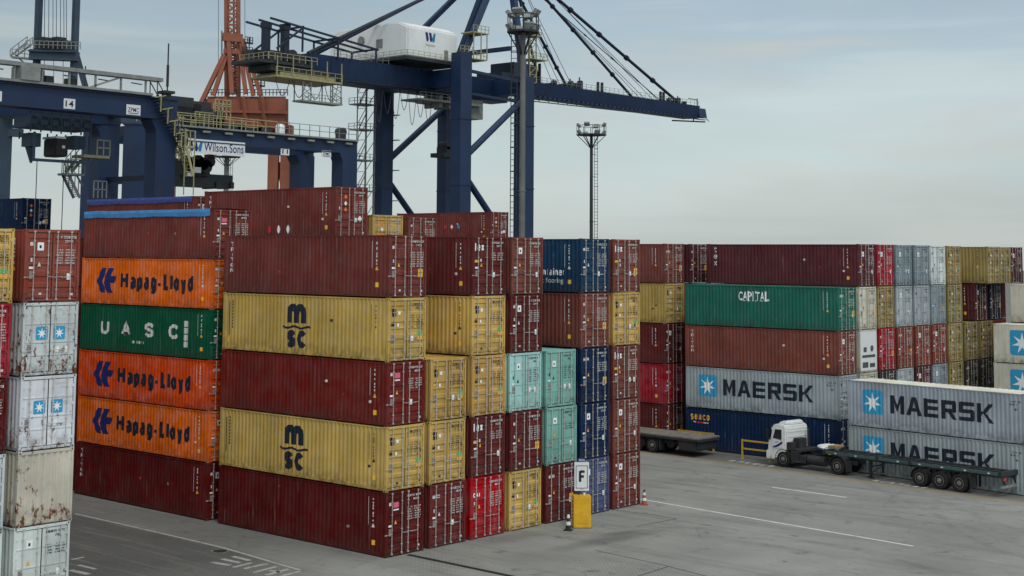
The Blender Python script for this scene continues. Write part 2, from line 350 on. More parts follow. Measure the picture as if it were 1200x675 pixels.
g = MB(); g.face([(-1500, -1500, 0), (1500, -1500, 0), (1500, 1500, 0), (-1500, 1500, 0)])
tag(g.build('ground', GROUND, smooth=False), kind='structure')

LINE_W = worn_line('worn_white_line', (.50, .50, .47), (.20, .20, .19), .58)
LINE_D = worn_line('worn_lane_line', (.31, .31, .29), (.10, .10, .095), .58)
LINE_Y = worn_line('worn_yellow_line', (.33, .22, .08), (.11, .10, .085), .60)
GROOVE = plain('drain_channel', (.022, .022, .022), .9, .1, .3, 2)
def strip(mb, a, b, wd, z=.004, n=1):
    a = Vector((a[0], a[1], 0)); b = Vector((b[0], b[1], 0)); p = Vector((-(b-a).y, (b-a).x, 0)).normalized()*wd/2
    mb.face([(q.x, q.y, z) for q in (a-p, b-p, b+p, a+p)])
def G(px, py): q = uz(px, py); return (q.x, q.y)
mk = MB(); strip(mk, G(745, 584), G(1070, 640), .20); tag(mk.build('lane_marking', LINE_W, smooth=False), kind='structure')
mk = MB(); strip(mk, G(905, 571), G(992, 583), .22); tag(mk.build('lane_marking', LINE_W, smooth=False), kind='structure')
mk = MB()
pts = [G(88, 602), G(150, 616), G(215, 631), G(262, 642), G(300, 653), G(330, 662), G(352, 668)]
for a, b in zip(pts, pts[1:]): strip(mk, a, b, .17)
tag(mk.build('lane_marking', LINE_D, smooth=False), kind='structure')
mk = MB()
for off in (0, .30):
    for a, b in ((( -14, 36.1), (-4, 35.75)), ((-4, 35.75), (4.5, 35.1)), ((4.5, 35.1), (22, 33.6))):
        strip(mk, (a[0], a[1]+off), (b[0], b[1]+off), .13)
tag(mk.build('lane_marking', LINE_Y, smooth=False), kind='structure')
# worn painted words on the tarmac, too far gone to read
mk = MB()
for k, (a, b, wd) in enumerate([((248, 659), (270, 662.5), .26), ((260, 655), (281, 659.5), .26), ((273, 652), (293, 657), .26), ((273, 665), (295, 659.5), .20), ((286, 666.5), (313, 660.5), .24), ((297, 671), (324, 664), .22), ((312, 674), (338, 667), .22), ((330, 675), (352, 669.5), .22), ((316, 668.5), (330, 671), .2), ((82, 668), (104, 673), .3), ((92, 662), (112, 667), .2), ((84, 656), (98, 653), .2)]):
    strip(mk, G(*a), G(*b), wd)
tag(mk.build('road_lettering', LINE_D, smooth=False), kind='structure')
mk = MB()
for k in range(6):
    x0 = -5.6+.62*k; mk.face([(x0, 36.75-.05*k, .004), (x0+.36, 36.7-.05*k, .004), (x0+.36+.12*(k % 2), 37.25-.05*k, .004), (x0+.1, 37.3-.05*k, .004)])
for k in range(7):
    x0 = 5.4+.55*k; mk.face([(x0, 35.75-.07*k, .004), (x0+.34, 35.7-.07*k, .004), (x0+.34+.12*(k % 2), 36.2-.07*k, .004), (x0+.1, 36.25-.07*k, .004)])
tag(mk.build('road_lettering', worn_line('worn_road_words', (.42, .42, .39), (.09, .088, .083), .53), smooth=False), kind='structure')
mk = MB(); strip(mk, G(478, 650), G(612, 678), .30, .004)
tag(mk.build('drain_channel', GROOVE, smooth=False), kind='structure')
mk = MB()
for a, b in ((( 698, 645), (772, 661)), ((772, 661), (850, 681)), ((745, 676), (783, 664)), ((722, 598), (757, 602)), ((757, 602), (793, 608)), ((793, 608), (745, 617))): strip(mk, G(*a), G(*b), .055, .004)
tag(mk.build('slab_joint', GROOVE, smooth=False), kind='structure')
q = uz(258, 646); c = thing('manhole_cover', 'dark round manhole cover set in the lane beside the white line', 'manhole', q)
m_ = MB(); m_.lathe([(.40, 0), (.40, .010), (.34, .010), (.33, .006)], (0, 0, .002), 'z', 28); m_.build('cover_rim', DECK, c)
m_ = MB(); m_.lathe([(.325, 0), (.325, .014)], (0, 0, .002), 'z', 28)
for k in range(-2, 3): m_.box(-.25, k*.1-.02, .016, .25, k*.1+.02, .022)
m_.build('lid', DSTEEL, c)

# ------------------------------------------------------------------ shipping containers
H, L, W, PITCH = 2.896, 12.192, 2.438, 2.806
hx, hy = L/2, W/2
PP = (.0, .072, .140, .210, .278)
def prof(x, depth=.036):
    t_ = (x+hx-.146) % .278
    if t_ < .072: return 0.0
    if t_ < .140: return depth*(t_-.072)/.068
    if t_ < .210: return depth
    return depth*(1-(t_-.210)/.068)
def breaks(x0, x1):
    r = []; k = math.floor((x0+hx-.146)/.278)-1
    while True:
        b = k*.278-hx+.146
        if b > x1: break
        for p in PP[:4]:
            if x0 < b+p < x1: r.append(b+p)
        k += 1
    return r
SIDE_Y = -hy+.014
def side_mesh(sgn, depth=.036):
    b = MB(); xs = [-hx+.14]+breaks(-hx+.14, hx-.14)+[hx-.14]; z0, z1 = .165, H-.075
    for a, c_ in zip(xs, xs[1:]):
        ya, yc = SIDE_Y+prof(a+1e-6, depth), SIDE_Y+prof(c_-1e-6, depth)
        b.face([(a, sgn*-ya, z0), (c_, sgn*-yc, z0), (c_, sgn*-yc, z1), (a, sgn*-ya, z1)])
    return b.mesh('side_panel', [PAINT], smooth=False)
def frame_mesh():
    b = MB()
    for sx in (-1, 1):
        for sy in (-1, 1):
            x0, x1 = (hx-.135, hx-.006) if sx > 0 else (-hx+.006, -hx+.14)
            y0, y1 = (hy-.105, hy-.006) if sy > 0 else (-hy+.006, -hy+.105)
            b.box(x0, y0, .119, x1, y1, H-.119)
            for z0, z1 in ((0, .118), (H-.118, H)):
                b.box(hx-.178 if sx > 0 else -hx, hy-.162 if sy > 0 else -hy, z0, hx if sx > 0 else -hx+.178, hy if sy > 0 else -hy+.162, z1)
    for sy in (-1, 1):
        y0, y1 = (hy-.062, hy-.009) if sy > 0 else (-hy+.009, -hy+.062)
        b.box(-hx+.179, y0, .048, hx-.179, y1, .164); b.box(-hx+.179, y0, H-.082, hx-.179, y1, H-.026)
    for sx in (-1, 1):
        x0, x1 = (hx-.11, hx-.012) if sx > 0 else (-hx+.012, -hx+.10)
        b.box(x0, -hy+.163, .045, x1, hy-.163, .150); b.box(x0, -hy+.163, H-.125, x1, hy-.163, H-.012)
    # casting slots seen as dark ovals
    b.mi = 1
    for sx in (-1, 1):
        for sy in (-1, 1):
            for zc in (.06, H-.06):
                xa = sx*(hx+.0015); b.face([(xa, sy*(hy-.08)-.03, zc-.035), (xa, sy*(hy-.08)+.03, zc-.035), (xa, sy*(hy-.08)+.03, zc+.035), (xa, sy*(hy-.08)-.03, zc+.035)])
                ya = sy*(hy+.0015); b.face([(sx*(hx-.09)-.035, ya, zc-.03), (sx*(hx-.09)+.035, ya, zc-.03), (sx*(hx-.09)+.035, ya, zc+.03), (sx*(hx-.09)-.035, ya, zc+.03)])
    b.box(-hx+.2, -hy+.07, .06, hx-.2, hy-.07, .155)
    return b.mesh('frame', [PAINT, UNDER], smooth=False)
def roof_mesh():
    b = MB(); z = H-.030; n = 58; xs = [-hx+.1+(L-.2)*k/n for k in range(n+1)]
    for k, (a, c_) in enumerate(zip(xs, xs[1:])):
        za = z-(.018 if k % 2 else 0); b.face([(a+.02, -hy+.063, za), (c_-.02, -hy+.063, za), (c_-.02, hy-.063, za), (a+.02, hy-.063, za)])
        zb = z-(.018 if not k % 2 else 0)
        b.face([(c_-.02, -hy+.063, za), (c_+.02, -hy+.063, zb), (c_+.02, hy-.063, zb), (c_-.02, hy-.063, za)])
    return b.mesh('roof', [PAINT], smooth=False)
def front_mesh():
    b = MB(); y = -hy+.106; ys = []; pts = []
    while y < hy-.106:
        for dy, d in ((0, 0), (.11, 0), (.145, .045), (.235, .045), (.27, 0)):
            if y+dy <= hy-.106: pts.append((y+dy, d))
        y += .27
    pts.append((hy-.106, pts[-1][1]))
    for (a, da), (c_, dc) in zip(pts, pts[1:]):
        if c_-a > 1e-4: b.face([(-hx+.03+da, a, .15), (-hx+.03+dc, c_, .15), (-hx+.03+dc, c_, H-.125), (-hx+.03+da, a, H-.125)])
    return b.mesh('front_panel', [PAINT], smooth=False)
DX = hx-.040            # outer plane of the door leaves
def door_mesh(sy, style):
    b = MB(); y0, y1 = (.010, hy-.112) if sy > 0 else (-hy+.112, -.010); z0, z1 = .165, H-.140
    b.mi = 1
    e = .013
    b.box(DX-.06, y0+.001, z0+.001, DX-.044, y1-.001, z1-.001)      # gasket and leaf edge
    for a_ in ((y0, z0, y0+e, z1), (y1-e, z0, y1, z1), (y0+e, z0, y1-e, z0+e), (y0+e, z1-e, y1-e, z1)): b.box(DX-.043, a_[0], a_[1], DX-.004, a_[2], a_[3])
    b.mi = 0
    if style == 'corr':
        troughs = [(.34, .56), (.80, 1.00), (1.27, 1.45), (1.58, 1.76), (2.28, 2.50)]; zs = [(z0+e, 0)]
        for a, c_ in troughs: zs += [(a-.045, 0), (a, .036), (c_, .036), (c_+.045, 0)]
        zs += [(z1-e, 0)]; ya, yb = y0+e+.085, y1-e-.085
        for (p, dp), (q_, dq) in zip(zs, zs[1:]): b.face([(DX-dp, ya, p), (DX-dp if dp == dq else DX-dp, yb, p), (DX-dq, yb, q_), (DX-dq, ya, q_)])
        for p, dp in (): pass
        for (ua, ub) in ((y0+e, ya), (yb, y1-e)): b.box(DX-.010, ua, z0+e, DX+.006, ub, z1-e)
    else:
        b.face([(DX, y0+e, z0+e), (DX, y1-e, z0+e), (DX, y1-e, z1-e), (DX, y0+e, z1-e)])
        for zz_ in (.82, 1.32, 2.05): b.box(DX-.002, y0+e+.02, zz_-.02, DX+.022, y1-e-.02, zz_+.02)
    # hinges on the outer edge
    for zz_ in (.42, 1.02, 1.75, 2.45):
        yo = y1 if sy > 0 else y0; b.box(DX-.015, yo-.06 if sy > 0 else yo-.045, zz_-.055, DX+.030, yo+.045 if sy > 0 else yo+.06, zz_+.055)
    return b.mesh('door', [PAINT, RUBBER], smooth=False)
def bar_mesh(y, sy, handle):
    b = MB(); x = DX+.048; b.tube((x, y, .09), (x, y, H-.06), .019, 8)
    for zz_ in (.125, H-.10): b.box(DX-.0, y-.035, zz_-.04, x+.028, y+.035, zz_+.04)
    for zz_ in (.50, 1.18, 1.86, 2.42): b.box(DX+.007, y-.035, zz_-.022, x+.026, y+.035, zz_+.022)
    if handle:
        s = handle; b.bar((x+.03, y, 1.02), (x+.03, y+s*.38, .99), .014, .022); b.box(DX+.008, y+s*.38-.03, .96, x+.02, y+s*.38+.03, 1.02)
    return b.mesh('locking_bar', [BARM], smooth=False)
M_FRAME, M_ROOF, M_FRONT = frame_mesh(), roof_mesh(), front_mesh()
M_SIDE = {('corr', s): side_mesh(s) for s in (-1, 1)}; M_SIDE.update({('smooth', s): side_mesh(s, .004) for s in (-1, 1)})
M_DOOR = {(sy, st): door_mesh(sy, st) for sy in (-1, 1) for st in ('corr', 'flat')}
BARY = {-1: (-hy+.40, -.20), 1: (.20, hy-.40)}
M_BAR = {}
for sy in (-1, 1):
    for k, y in enumerate(BARY[sy]): M_BAR[(sy, k)] = bar_mesh(y, sy, (1 if (sy > 0) == (k == 0) else -1) if True else 0)

# ---- lettering
_tc = {}
def text2d(s, bold=0.0, res=4):
    key = (s, bold)
    if key in _tc: return _tc[key]
    cu = bpy.data.curves.new('lettering', 'FONT'); cu.body = s; cu.fill_mode = 'FRONT'; cu.resolution_u = res; cu.offset = bold; cu.space_character = 1 + bold*3
    o = bpy.data.objects.new('lettering', cu); COL.objects.link(o)
    me = bpy.data.meshes.new_from_object(o); bpy.data.objects.remove(o); bpy.data.curves.remove(cu)
    vs = [(v.co.x, v.co.y) for v in me.vertices]; fs = [tuple(p.vertices) for p in me.polygons]; bpy.data.meshes.remove(me)
    x0 = min(v[0] for v in vs); x1 = max(v[0] for v in vs); y0 = min(v[1] for v in vs); y1 = max(v[1] for v in vs)
    vs = [((x-x0)/(x1-x0), (y-y0)/(y1-y0)) for x, y in vs]
    _tc[key] = (vs, fs, (x1-x0)/(y1-y0)); return _tc[key]
class Flat:
    """shapes in the plane (u right, v up), with materials"""
    def __init__(s): s.v = []; s.f = []; s.m = []; s.mats = []
    def _mi(s, m):
        if m not in s.mats: s.mats.append(m)
        return s.mats.index(m)
    def add(s, vs, fs, m):
        i = len(s.v); s.v += [(p[0], p[1], p[2] if len(p) > 2 else 0) for p in vs]; k = s._mi(m)
        for f in fs: s.f.append(tuple(a+i for a in f)); s.m.append(k)
    def rect(s, u, v, w_, h_, m, lift=0): s.add([(u, v, lift), (u+w_, v, lift), (u+w_, v+h_, lift), (u, v+h_, lift)], [(0, 1, 2, 3)], m)
    def poly(s, pts, m, lift=0): s.add([(*p, lift) for p in pts], [tuple(range(len(pts)))], m)
    def text(s, body, u, v, w_, h_, m, bold=0.0, lift=0):
        vs, fs, a = text2d(body, bold)
        if w_ is None: w_ = h_*a
        s.add([(u+x*w_, v+y*h_, lift) for x, y in vs], fs, m); return w_
    def column(s, body, u, v, w_, h_, gap, m, bold=.02):
        for k, ch in enumerate(body):
            ww = w_ if ch != 'I' else w_*.3
            ribbon_word(s, ch, u+(w_-ww)/2, v-k*(h_+gap)-h_, ww, h_, m, h_*.2)
    def smear(s, u, v, w_, h_, m, rnd, dense=.8):
        """a line of small illegible print"""
        x = u
        while x < u+w_:
            cw = h_*rnd.uniform(.35, .75)
            if rnd.random() < dense:
                k = rnd.random()
                if k < .4: s.rect(x, v, cw*.3, h_, m); s.rect(x+cw*.55, v+h_*.5, cw*.35, h_*.5, m)
                elif k < .7: s.rect(x, v, cw*.85, h_*.28, m); s.rect(x, v+h_*.7, cw*.85, h_*.3, m)
                else: s.rect(x, v, cw*.8, h_, m)
            x += cw*1.15
    def onto_side(s, name='lettering', corr=True, lift=.003):
        b = bmesh.new(); vs = [b.verts.new((p[0], p[2], p[1])) for p in s.v]
        for f, k in zip(s.f, s.m):
            try: b.faces.new([vs[a] for a in f]).material_index = k
            except ValueError: pass
        if corr:
            xs = [p[0] for p in s.v]
            for x in breaks(min(xs), max(xs)):
                bmesh.ops.bisect_plane(b, geom=b.verts[:]+b.edges[:]+b.faces[:], plane_co=(x, 0, 0), plane_no=(1, 0, 0), dist=1e-6)
        for v in b.verts: v.co.y = SIDE_Y+(prof(v.co.x+1e-7) if corr else 0)-lift-v.co.y
        for f in b.faces: f.normal_update()
        fl = [f for f in b.faces if f.normal.y > 0]
        if fl: bmesh.ops.reverse_faces(b, faces=fl)
        me = bpy.data.meshes.new(name); b.to_mesh(me); b.free()
        for m in s.mats: me.materials.append(m)
        return me
    def onto(s, name, fn):
        me = bpy.data.meshes.new(name); me.from_pydata([fn(*p) for p in s.v], [], s.f); me.polygons.foreach_set('material_index', s.m)
        for m in s.mats: me.materials.append(m)
        return me
GL = {'-': [[(.0, .45), (1, .45)]]}
GL.update(   # strokes on a unit-wide, unit-high letter
    m=[[(.0, 0), (.0, 1)], [(.0, .55), (.02, .80), (.14, .96), (.30, .98), (.43, .86), (.47, .65), (.47, 0)], [(.50, .60), (.54, .82), (.66, .97), (.82, .97), (.95, .84), (.98, .62), (.98, 0)]],
    s=[[(.95, .80), (.72, .97), (.35, .99), (.06, .86), (.05, .66), (.30, .55), (.70, .46), (.95, .33), (.94, .13), (.66, .01), (.30, .01), (.02, .19)]],
    c=[[(.98, .80), (.76, .97), (.42, .99), (.12, .82), (.0, .5), (.12, .18), (.42, .01), (.76, .03), (.98, .20)]],
    e=[[(.03, .50), (.97, .50), (.93, .80), (.70, .97), (.38, .98), (.10, .80), (.0, .5), (.12, .17), (.42, .01), (.74, .03), (.96, .18)]],
    a=[[(.10, .85), (.38, .99), (.72, .97), (.92, .80), (.93, .0)], [(.90, .58), (.45, .56), (.10, .42), (.04, .20), (.22, .03), (.52, .02), (.90, .22)]],
    o=[[(.5, 1), (.16, .84), (.0, .5), (.16, .16), (.5, 0), (.84, .16), (1, .5), (.84, .84), (.5, 1)]],
    t=[[(.38, 1.35), (.38, .22), (.52, .03), (.95, .05)], [(.0, .98), (.95, .98)]], x=[[(.02, 0), (.98, 1)], [(.02, 1), (.98, 0)]],
    n=[[(.0, 0), (.0, 1)], [(.0, .60), (.18, .92), (.5, 1), (.82, .90), (.95, .62), (.95, 0)]], i=[[(.5, 0), (.5, 1)], [(.5, 1.22), (.5, 1.42)]], r=[[(.1, 0), (.1, 1)], [(.1, .62), (.35, .93), (.95, .98)]],
    C=[[(.98, .80), (.76, .97), (.42, .99), (.12, .82), (.0, .5), (.12, .18), (.42, .01), (.76, .03), (.98, .20)]], A=[[(0, 0), (.5, 1), (1, 0)], [(.2, .34), (.8, .34)]], I=[[(.5, 0), (.5, 1)]],
    T=[[(.5, 0), (.5, 1)], [(0, 1), (1, 1)]], R=[[(.05, 0), (.05, 1)], [(.05, 1), (.72, 1), (.95, .88), (.95, .60), (.72, .48), (.05, .48)], [(.5, .48), (1, 0)]], O=[[(.5, 1), (.16, .84), (.0, .5), (.16, .16), (.5, 0), (.84, .16), (1, .5), (.84, .84), (.5, 1)]],
    H=[[(.05, 0), (.05, 1)], [(.95, 0), (.95, 1)], [(.05, .52), (.95, .52)]], L=[[(.05, 1), (.05, .03), (.95, .03)]], l=[[(.5, 0), (.5, 1.42)]], p=[[(.05, -.38), (.05, 1)], [(.05, .5), (.18, .9), (.5, 1), (.85, .85), (.97, .5), (.85, .15), (.5, 0), (.18, .1), (.05, .5)]],
    d=[[(.95, 0), (.95, 1.42)], [(.95, .5), (.82, .9), (.5, 1), (.15, .85), (.03, .5), (.15, .15), (.5, 0), (.82, .1), (.95, .5)]], g=[[(.95, 1), (.95, -.12), (.80, -.34), (.45, -.38), (.12, -.28)], [(.95, .5), (.82, .9), (.5, 1), (.15, .85), (.03, .5), (.15, .15), (.5, 0), (.82, .1), (.95, .5)]],
    y=[[(.02, 1), (.52, .02)], [(.98, 1), (.42, -.30), (.15, -.36)]], N=[[(.02, 0), (.02, 1)], [(.02, 1), (.98, 0)], [(.98, 0), (.98, 1)]], F=[[(.1, 0), (.1, 1)], [(.1, .95), (1, .95)], [(.1, .5), (.85, .5)]], U=[[(.02, 1), (.02, .32), (.2, .05), (.5, 0), (.8, .05), (.98, .32), (.98, 1)]],
    S=[[(.95, .80), (.72, .97), (.35, .99), (.06, .86), (.05, .66), (.30, .55), (.70, .46), (.95, .33), (.94, .13), (.66, .01), (.30, .01), (.02, .19)]])
def ribbon_word(fl, word, u, v, w_, h_, m, th, gap=.34, lift0=0.0, narrow='it'):
    """heavy letters: every stroke a band of constant width"""
    wid = [(.30 if ch in 'iIl' else .62 if ch == '-' else 1.12 if ch == 'H' else .62 if ch in 'tr' else 1.55 if ch == 'm' else 1.0) for ch in word]; tot = sum(wid)+gap*(len(word)-1); x = u; k_ = w_/tot; lf = lift0
    for ch, wd in zip(word, wid):
        cw = wd*k_
        for st in GL[ch]:
            P = [Vector((x+th/2+a*(cw-th), v+th/2+b*(h_-th))) for a, b in st]; closed = (P[0]-P[-1]).length < 1e-5; lft = []; rgt = []; n = len(P)
            for i in range(n):
                d0 = (P[i]-P[i-1]).normalized() if i > 0 else ((P[0]-P[-2]).normalized() if closed else None); d1 = (P[i+1]-P[i]).normalized() if i < n-1 else ((P[1]-P[0]).normalized() if closed else None)
                d0 = d0 or d1; d1 = d1 or d0; t_ = (d0+d1); t_ = t_.normalized() if t_.length > .1 else d0; nn = Vector((-t_.y, t_.x)); sc = min(1.6, 1/max(.3, nn.dot(Vector((-d0.y, d0.x)))))
                lft.append(P[i]+nn*th/2*sc); rgt.append(P[i]-nn*th/2*sc)
            for i in range(n-1): fl.poly([tuple(rgt[i]), tuple(rgt[i+1]), tuple(lft[i+1]), tuple(lft[i])], m, lf)
            lf += .0012
        x += cw+gap*k_
def star(fl, u, v, sz, tilt=0.0, sq=D_BLUE, n=7):
    r = sz*.08; c = [(u+r, v), (u+sz-r, v), (u+sz-r*.3, v+r*.3), (u+sz, v+r), (u+sz, v+sz-r), (u+sz-r*.3, v+sz-r*.3), (u+sz-r, v+sz), (u+r, v+sz), (u+r*.3, v+sz-r*.3), (u, v+sz-r), (u, v+r), (u+r*.3, v+r*.3)]
    fl.poly(c, sq); cx, cy_ = u+sz/2, v+sz*.48; pts = []
    for k in range(2*n):
        a = math.pi/2+math.pi*k/n; rr = sz*(.44 if k % 2 == 0 else .155); pts.append((cx+math.cos(a)*rr, cy_+math.sin(a)*rr))
    fl.add([(cx, cy_, .003)]+[(*p, .003) for p in pts], [(0, 1+k, 1+(k+1) % (2*n)) for k in range(2*n)], D_STARW)

def block_word(fl, word, u, v, w_, h_, m, t_=.21):
    """wide square letters drawn stroke by stroke"""
    n = len(word); adv = w_/(n-.06); lw = adv*.86; q = h_*t_; sw = q*1.12
    P_ = lambda pts, x: fl.poly([(x+a*lw, v+b*h_) for a, b in pts], m)
    s_ = sw/lw; tt = t_
    for k, ch in enumerate(word):
        x = u+k*adv
        if ch == 'M':

            P_([(0, 0), (s_, 0), (s_, 1), (0, 1)], x); P_([(1-s_, 0), (1, 0), (1, 1), (1-s_, 1)], x)
            P_([(s_, 1), (s_, .58), (.5, .08), (.5, .50)], x); P_([(.5, .50), (.5, .08), (1-s_, .58), (1-s_, 1)], x)
        elif ch == 'A':
            P_([(-.03, 0), (s_*.98, 0), (.5, .80), (.5+.0, 1), (.5-s_*.52, 1)], x); P_([(1.03, 0), (.5+s_*.52, 1), (.5, 1), (.5, .80), (1-s_*.98, 0)], x)
            P_([(.335, .22), (.665, .22), (.61, .22+tt*.85), (.39, .22+tt*.85)], x)
        elif ch == 'E':
            P_([(0, 0), (s_, 0), (s_, 1), (0, 1)], x)
            for zz_ in (0, .5-tt*.45, 1-tt): P_([(s_, zz_), (.95, zz_), (.95, zz_+tt*.9), (s_, zz_+tt*.9)], x)
        elif ch == 'R':
            P_([(0, 0), (s_, 0), (s_, 1), (0, 1)], x); P_([(s_, 1-tt), (1-s_, 1-tt), (1-s_, 1), (s_, 1)], x); P_([(s_, .36), (1-s_, .36), (1-s_, .36+tt*.9), (s_, .36+tt*.9)], x)
            P_([(1-s_, .36), (.93, .36), (1, .44), (1, .92), (.93, 1), (1-s_, 1)], x); P_([(.44, .36), (.44+.32, 0), (1.04, 0), (.74, .36)], x)
        elif ch == 'S':
            P_([(.02, 0), (.92, 0), (.92, tt*.9), (.02, tt*.9)], x); P_([(.08, .41), (.92, .41), (.92, .41+tt*.9), (.08, .41+tt*.9)], x); P_([(.08, 1-tt*.9), (.98, 1-tt*.9), (.98, 1), (.08, 1)], x)
            P_([(.92, 0), (1, .08), (1, .52), (.92, .59)], x)
            P_([(1-s_, tt*.9), (.92, tt*.9), (.92, .41), (1-s_, .41)], x); P_([(.08, 1), (0, .92), (0, .48), (.08, .41)], x); P_([(.08, .41+tt*.9), (s_, .41+tt*.9), (s_, 1-tt*.9), (.08, 1-tt*.9)], x)
        elif ch == 'K':
            P_([(0, 0), (s_, 0), (s_, 1), (0, 1)], x); P_([(s_, .36), (.36+.04, .50), (s_, .62)], x)
            P_([(.40, .50), (.34, .56), (.74, 1), (1.06, 1), (.57, .50)], x); P_([(.40, .50), (.57, .50), (1.08, 0), (.76, 0)], x)
def side_marks(kind, seed):
    """columns of number marks near the door end of the long side, warning signs, patches"""
    rnd = random.Random(seed); fl = Flat(); m = D_DARK if kind == 'dark' else D_WHITE
    x = hx-1.15
    fl.rect(x, 1.35, .022, 1.25, m)
    z = 2.55
    while z > 1.50: hh = rnd.uniform(.05, .12); fl.rect(x+.28, z-hh, .05, hh, m); z -= hh+rnd.uniform(.03, .16)
    fl.add([(x+.22, 1.26, 0), (x+.40, 1.26, 0), (x+.31, 1.44, 0)], [(0, 1, 2)], D_GOLD if rnd.random() < .6 else m)
    if rnd.random() < .5: fl.rect(x+.24, .48, .20, .22, D_YEL)
    if rnd.random() < .4: fl.rect(x-.06, 1.0, .14, .12, m)
    for k in range(rnd.randint(0, 3)):          # repaired or rubbed patches
        fl.rect(rnd.uniform(-hx+1, hx-2), rnd.uniform(.3, 2.0), rnd.uniform(.08, .2), rnd.uniform(.05, .14), rnd.choice([D_GREY, m, D_RED]))
    if rnd.random() < .5: fl.rect(-hx+.35, .42, .16, .24, D_YEL)
    return fl
def fn_door(u, v, z): return (DX+.012+z, u, v)
def door_marks(style, seed, sy):
    rnd = random.Random(seed); fl = Flat(); m = D_DARK if style in ('yellow', 'pale') else D_WHITE
    if sy > 0:
        y0 = .17; fl.smear(y0, 2.54, .84, .095, m, rnd, .95); fl.smear(y0+.38, 2.38, .34, .09, m, rnd, .9)
        for k in range(rnd.randint(4, 7)):
            z = 2.05-.105*k; fl.smear(y0, z, .30, .055, m, rnd, .9); fl.smear(y0+.42, z, .42, .055, m, rnd, .85)
        if rnd.random() < .5: fl.rect(y0+.50, .88, .17, .26, D_STARW)
        if rnd.random() < .45: fl.rect(y0+.03, .90, .22, .24, D_STARW)
        fl.rect(y0+.66, .26, .14, .09, m)
        if style == 'star': star(fl, y0-.03, 1.42, .52); return fl.onto('marking', fn_door)
        k = rnd.random()
        if style == 'yellow' or k < .30: fl.rect(y0+.52, 1.15, .30, .17, D_GRN if style == 'yellow' else D_YEL); fl.rect(y0+.52, .94, .30, .19, D_YEL)
        elif k < .45: fl.rect(y0+.50, .85, .32, .42, D_YEL); fl.rect(y0+.56, 1.0, .2, .1, D_DARK, .003)
        if style == 'hazard': fl.add([(y0+.3, 1.1, 0), (y0+.48, .92, 0), (y0+.66, 1.1, 0), (y0+.48, 1.28, 0)], [(0, 1, 2, 3)], D_STARW)
    else:
        y0 = -hy+.17
        if style == 'tex':
            ribbon_word(fl, 'tex', y0+.0, 2.18, .66, .33, D_STARW, .082); fl.rect(y0+.0, 1.62, .32, .13, D_YEL); fl.rect(y0+.40, 1.66, .10, .14, m)
        elif style == 'cai':
            ribbon_word(fl, 'CAI', y0+.05, 1.95, .46, .22, D_STARW, .055)
        elif style == 'yellow':
            fl.rect(y0+.10, 2.05, .26, .36, D_DARK); fl.rect(y0+.14, 2.22, .18, .03, D_GOLD, .003); fl.rect(y0+.48, 2.13, .15, .15, D_STARW)
            fl.rect(y0+.05, 1.62, .20, .10, D_YEL if rnd.random() < .6 else m); fl.rect(y0+.42, 1.58, .11, .15, D_STARW)
        elif style == 'star':
            star(fl, y0+.42, 1.42, .52)
        elif style == 'pink':
            fl.rect(y0+.33, 2.15, .34, .24, D_PINK); fl.rect(y0+.33, 2.03, .34, .06, D_STARW); fl.rect(y0+.06, 2.26, .14, .14, m)
        elif style == 'hazard':
            for k, (zz_, mm_) in enumerate(((2.32, D_ORG), (1.95, D_STARW), (1.60, D_ORG))): fl.add([(y0+.48, zz_, 0), (y0+.60, zz_-.14, 0), (y0+.72, zz_, 0), (y0+.60, zz_+.14, 0)], [(0, 1, 2, 3)], mm_)
        else:
            if rnd.random() < .5: fl.rect(y0+.06, 2.24, .14, .14, m)
            if rnd.random() < .5: fl.rect(y0+.38, 2.05, .28, .32, D_STARW); fl.rect(y0+.47, 2.14, .09, .12, D_DARK, .003)
            elif rnd.random() < .5: fl.smear(y0+.02, 2.25, .5, .14, m, rnd)
        if style not in ('yellow', 'star'):
            if rnd.random() < .8: fl.add([(y0+.40, 1.42, 0), (y0+.56, 1.42, 0), (y0+.48, 1.60, 0)], [(0, 1, 2)], D_GOLD if rnd.random() < .6 else m)
            if rnd.random() < .8: fl.rect(y0+.04, 1.32, .22, .09, D_STARW)
            if rnd.random() < .4: fl.rect(y0+.10, 1.60, .08, .16, m)
        fl.rect(y0+.06, .92, .20, .32, D_GREY)
        if rnd.random() < .35: fl.rect(y0+.5, .3, .12, .08, m)
    return fl.onto('marking', fn_door)
_dm = {}
def door_marks_mesh(style, k, sy):
    if (style, k, sy) not in _dm: _dm[(style, k, sy)] = door_marks(style, f'{style}{k}{sy}', sy)
    return _dm[(style, k, sy)]
_sm = {}
def side_marks_mesh(kind, k):
    if (kind, k) not in _sm: _sm[(kind, k)] = side_marks(kind, f'{kind}{k}').onto_side('marking')
    return _sm[(kind, k)]

C = {k: lin(*v) for k, v in dict(maroon=(110, 52, 46), maroon2=(92, 36, 35), brown=(114, 62, 54), dred=(88, 21, 19), redb=(104, 32, 27), olive=(142, 124, 74), rust=(130, 66, 54), plum=(84, 40, 43), yellow=(188, 154, 84), ochre=(172, 142, 76),
     orange=(216, 96, 20), orange2=(206, 70, 16), green=(6, 84, 58), sea=(32, 98, 82), teal=(152, 198, 188), teal2=(118, 167, 157), navy=(14, 38, 70), blue=(24, 56, 84), slate=(74, 82, 118), red=(152, 14, 24), crimson=(150, 32, 46),
     grey=(150, 159, 163), white=(205, 212, 212), cream=(196, 192, 176), pale=(156, 165, 168), paleb=(126, 141, 150), dark=(60, 54, 50), darkb=(36, 40, 58)).items()}
CG = 'shipping containers stacked in the yard'
ORD = ['first', 'second', 'third', 'fourth', 'fifth', 'sixth']
n_cont = [0]
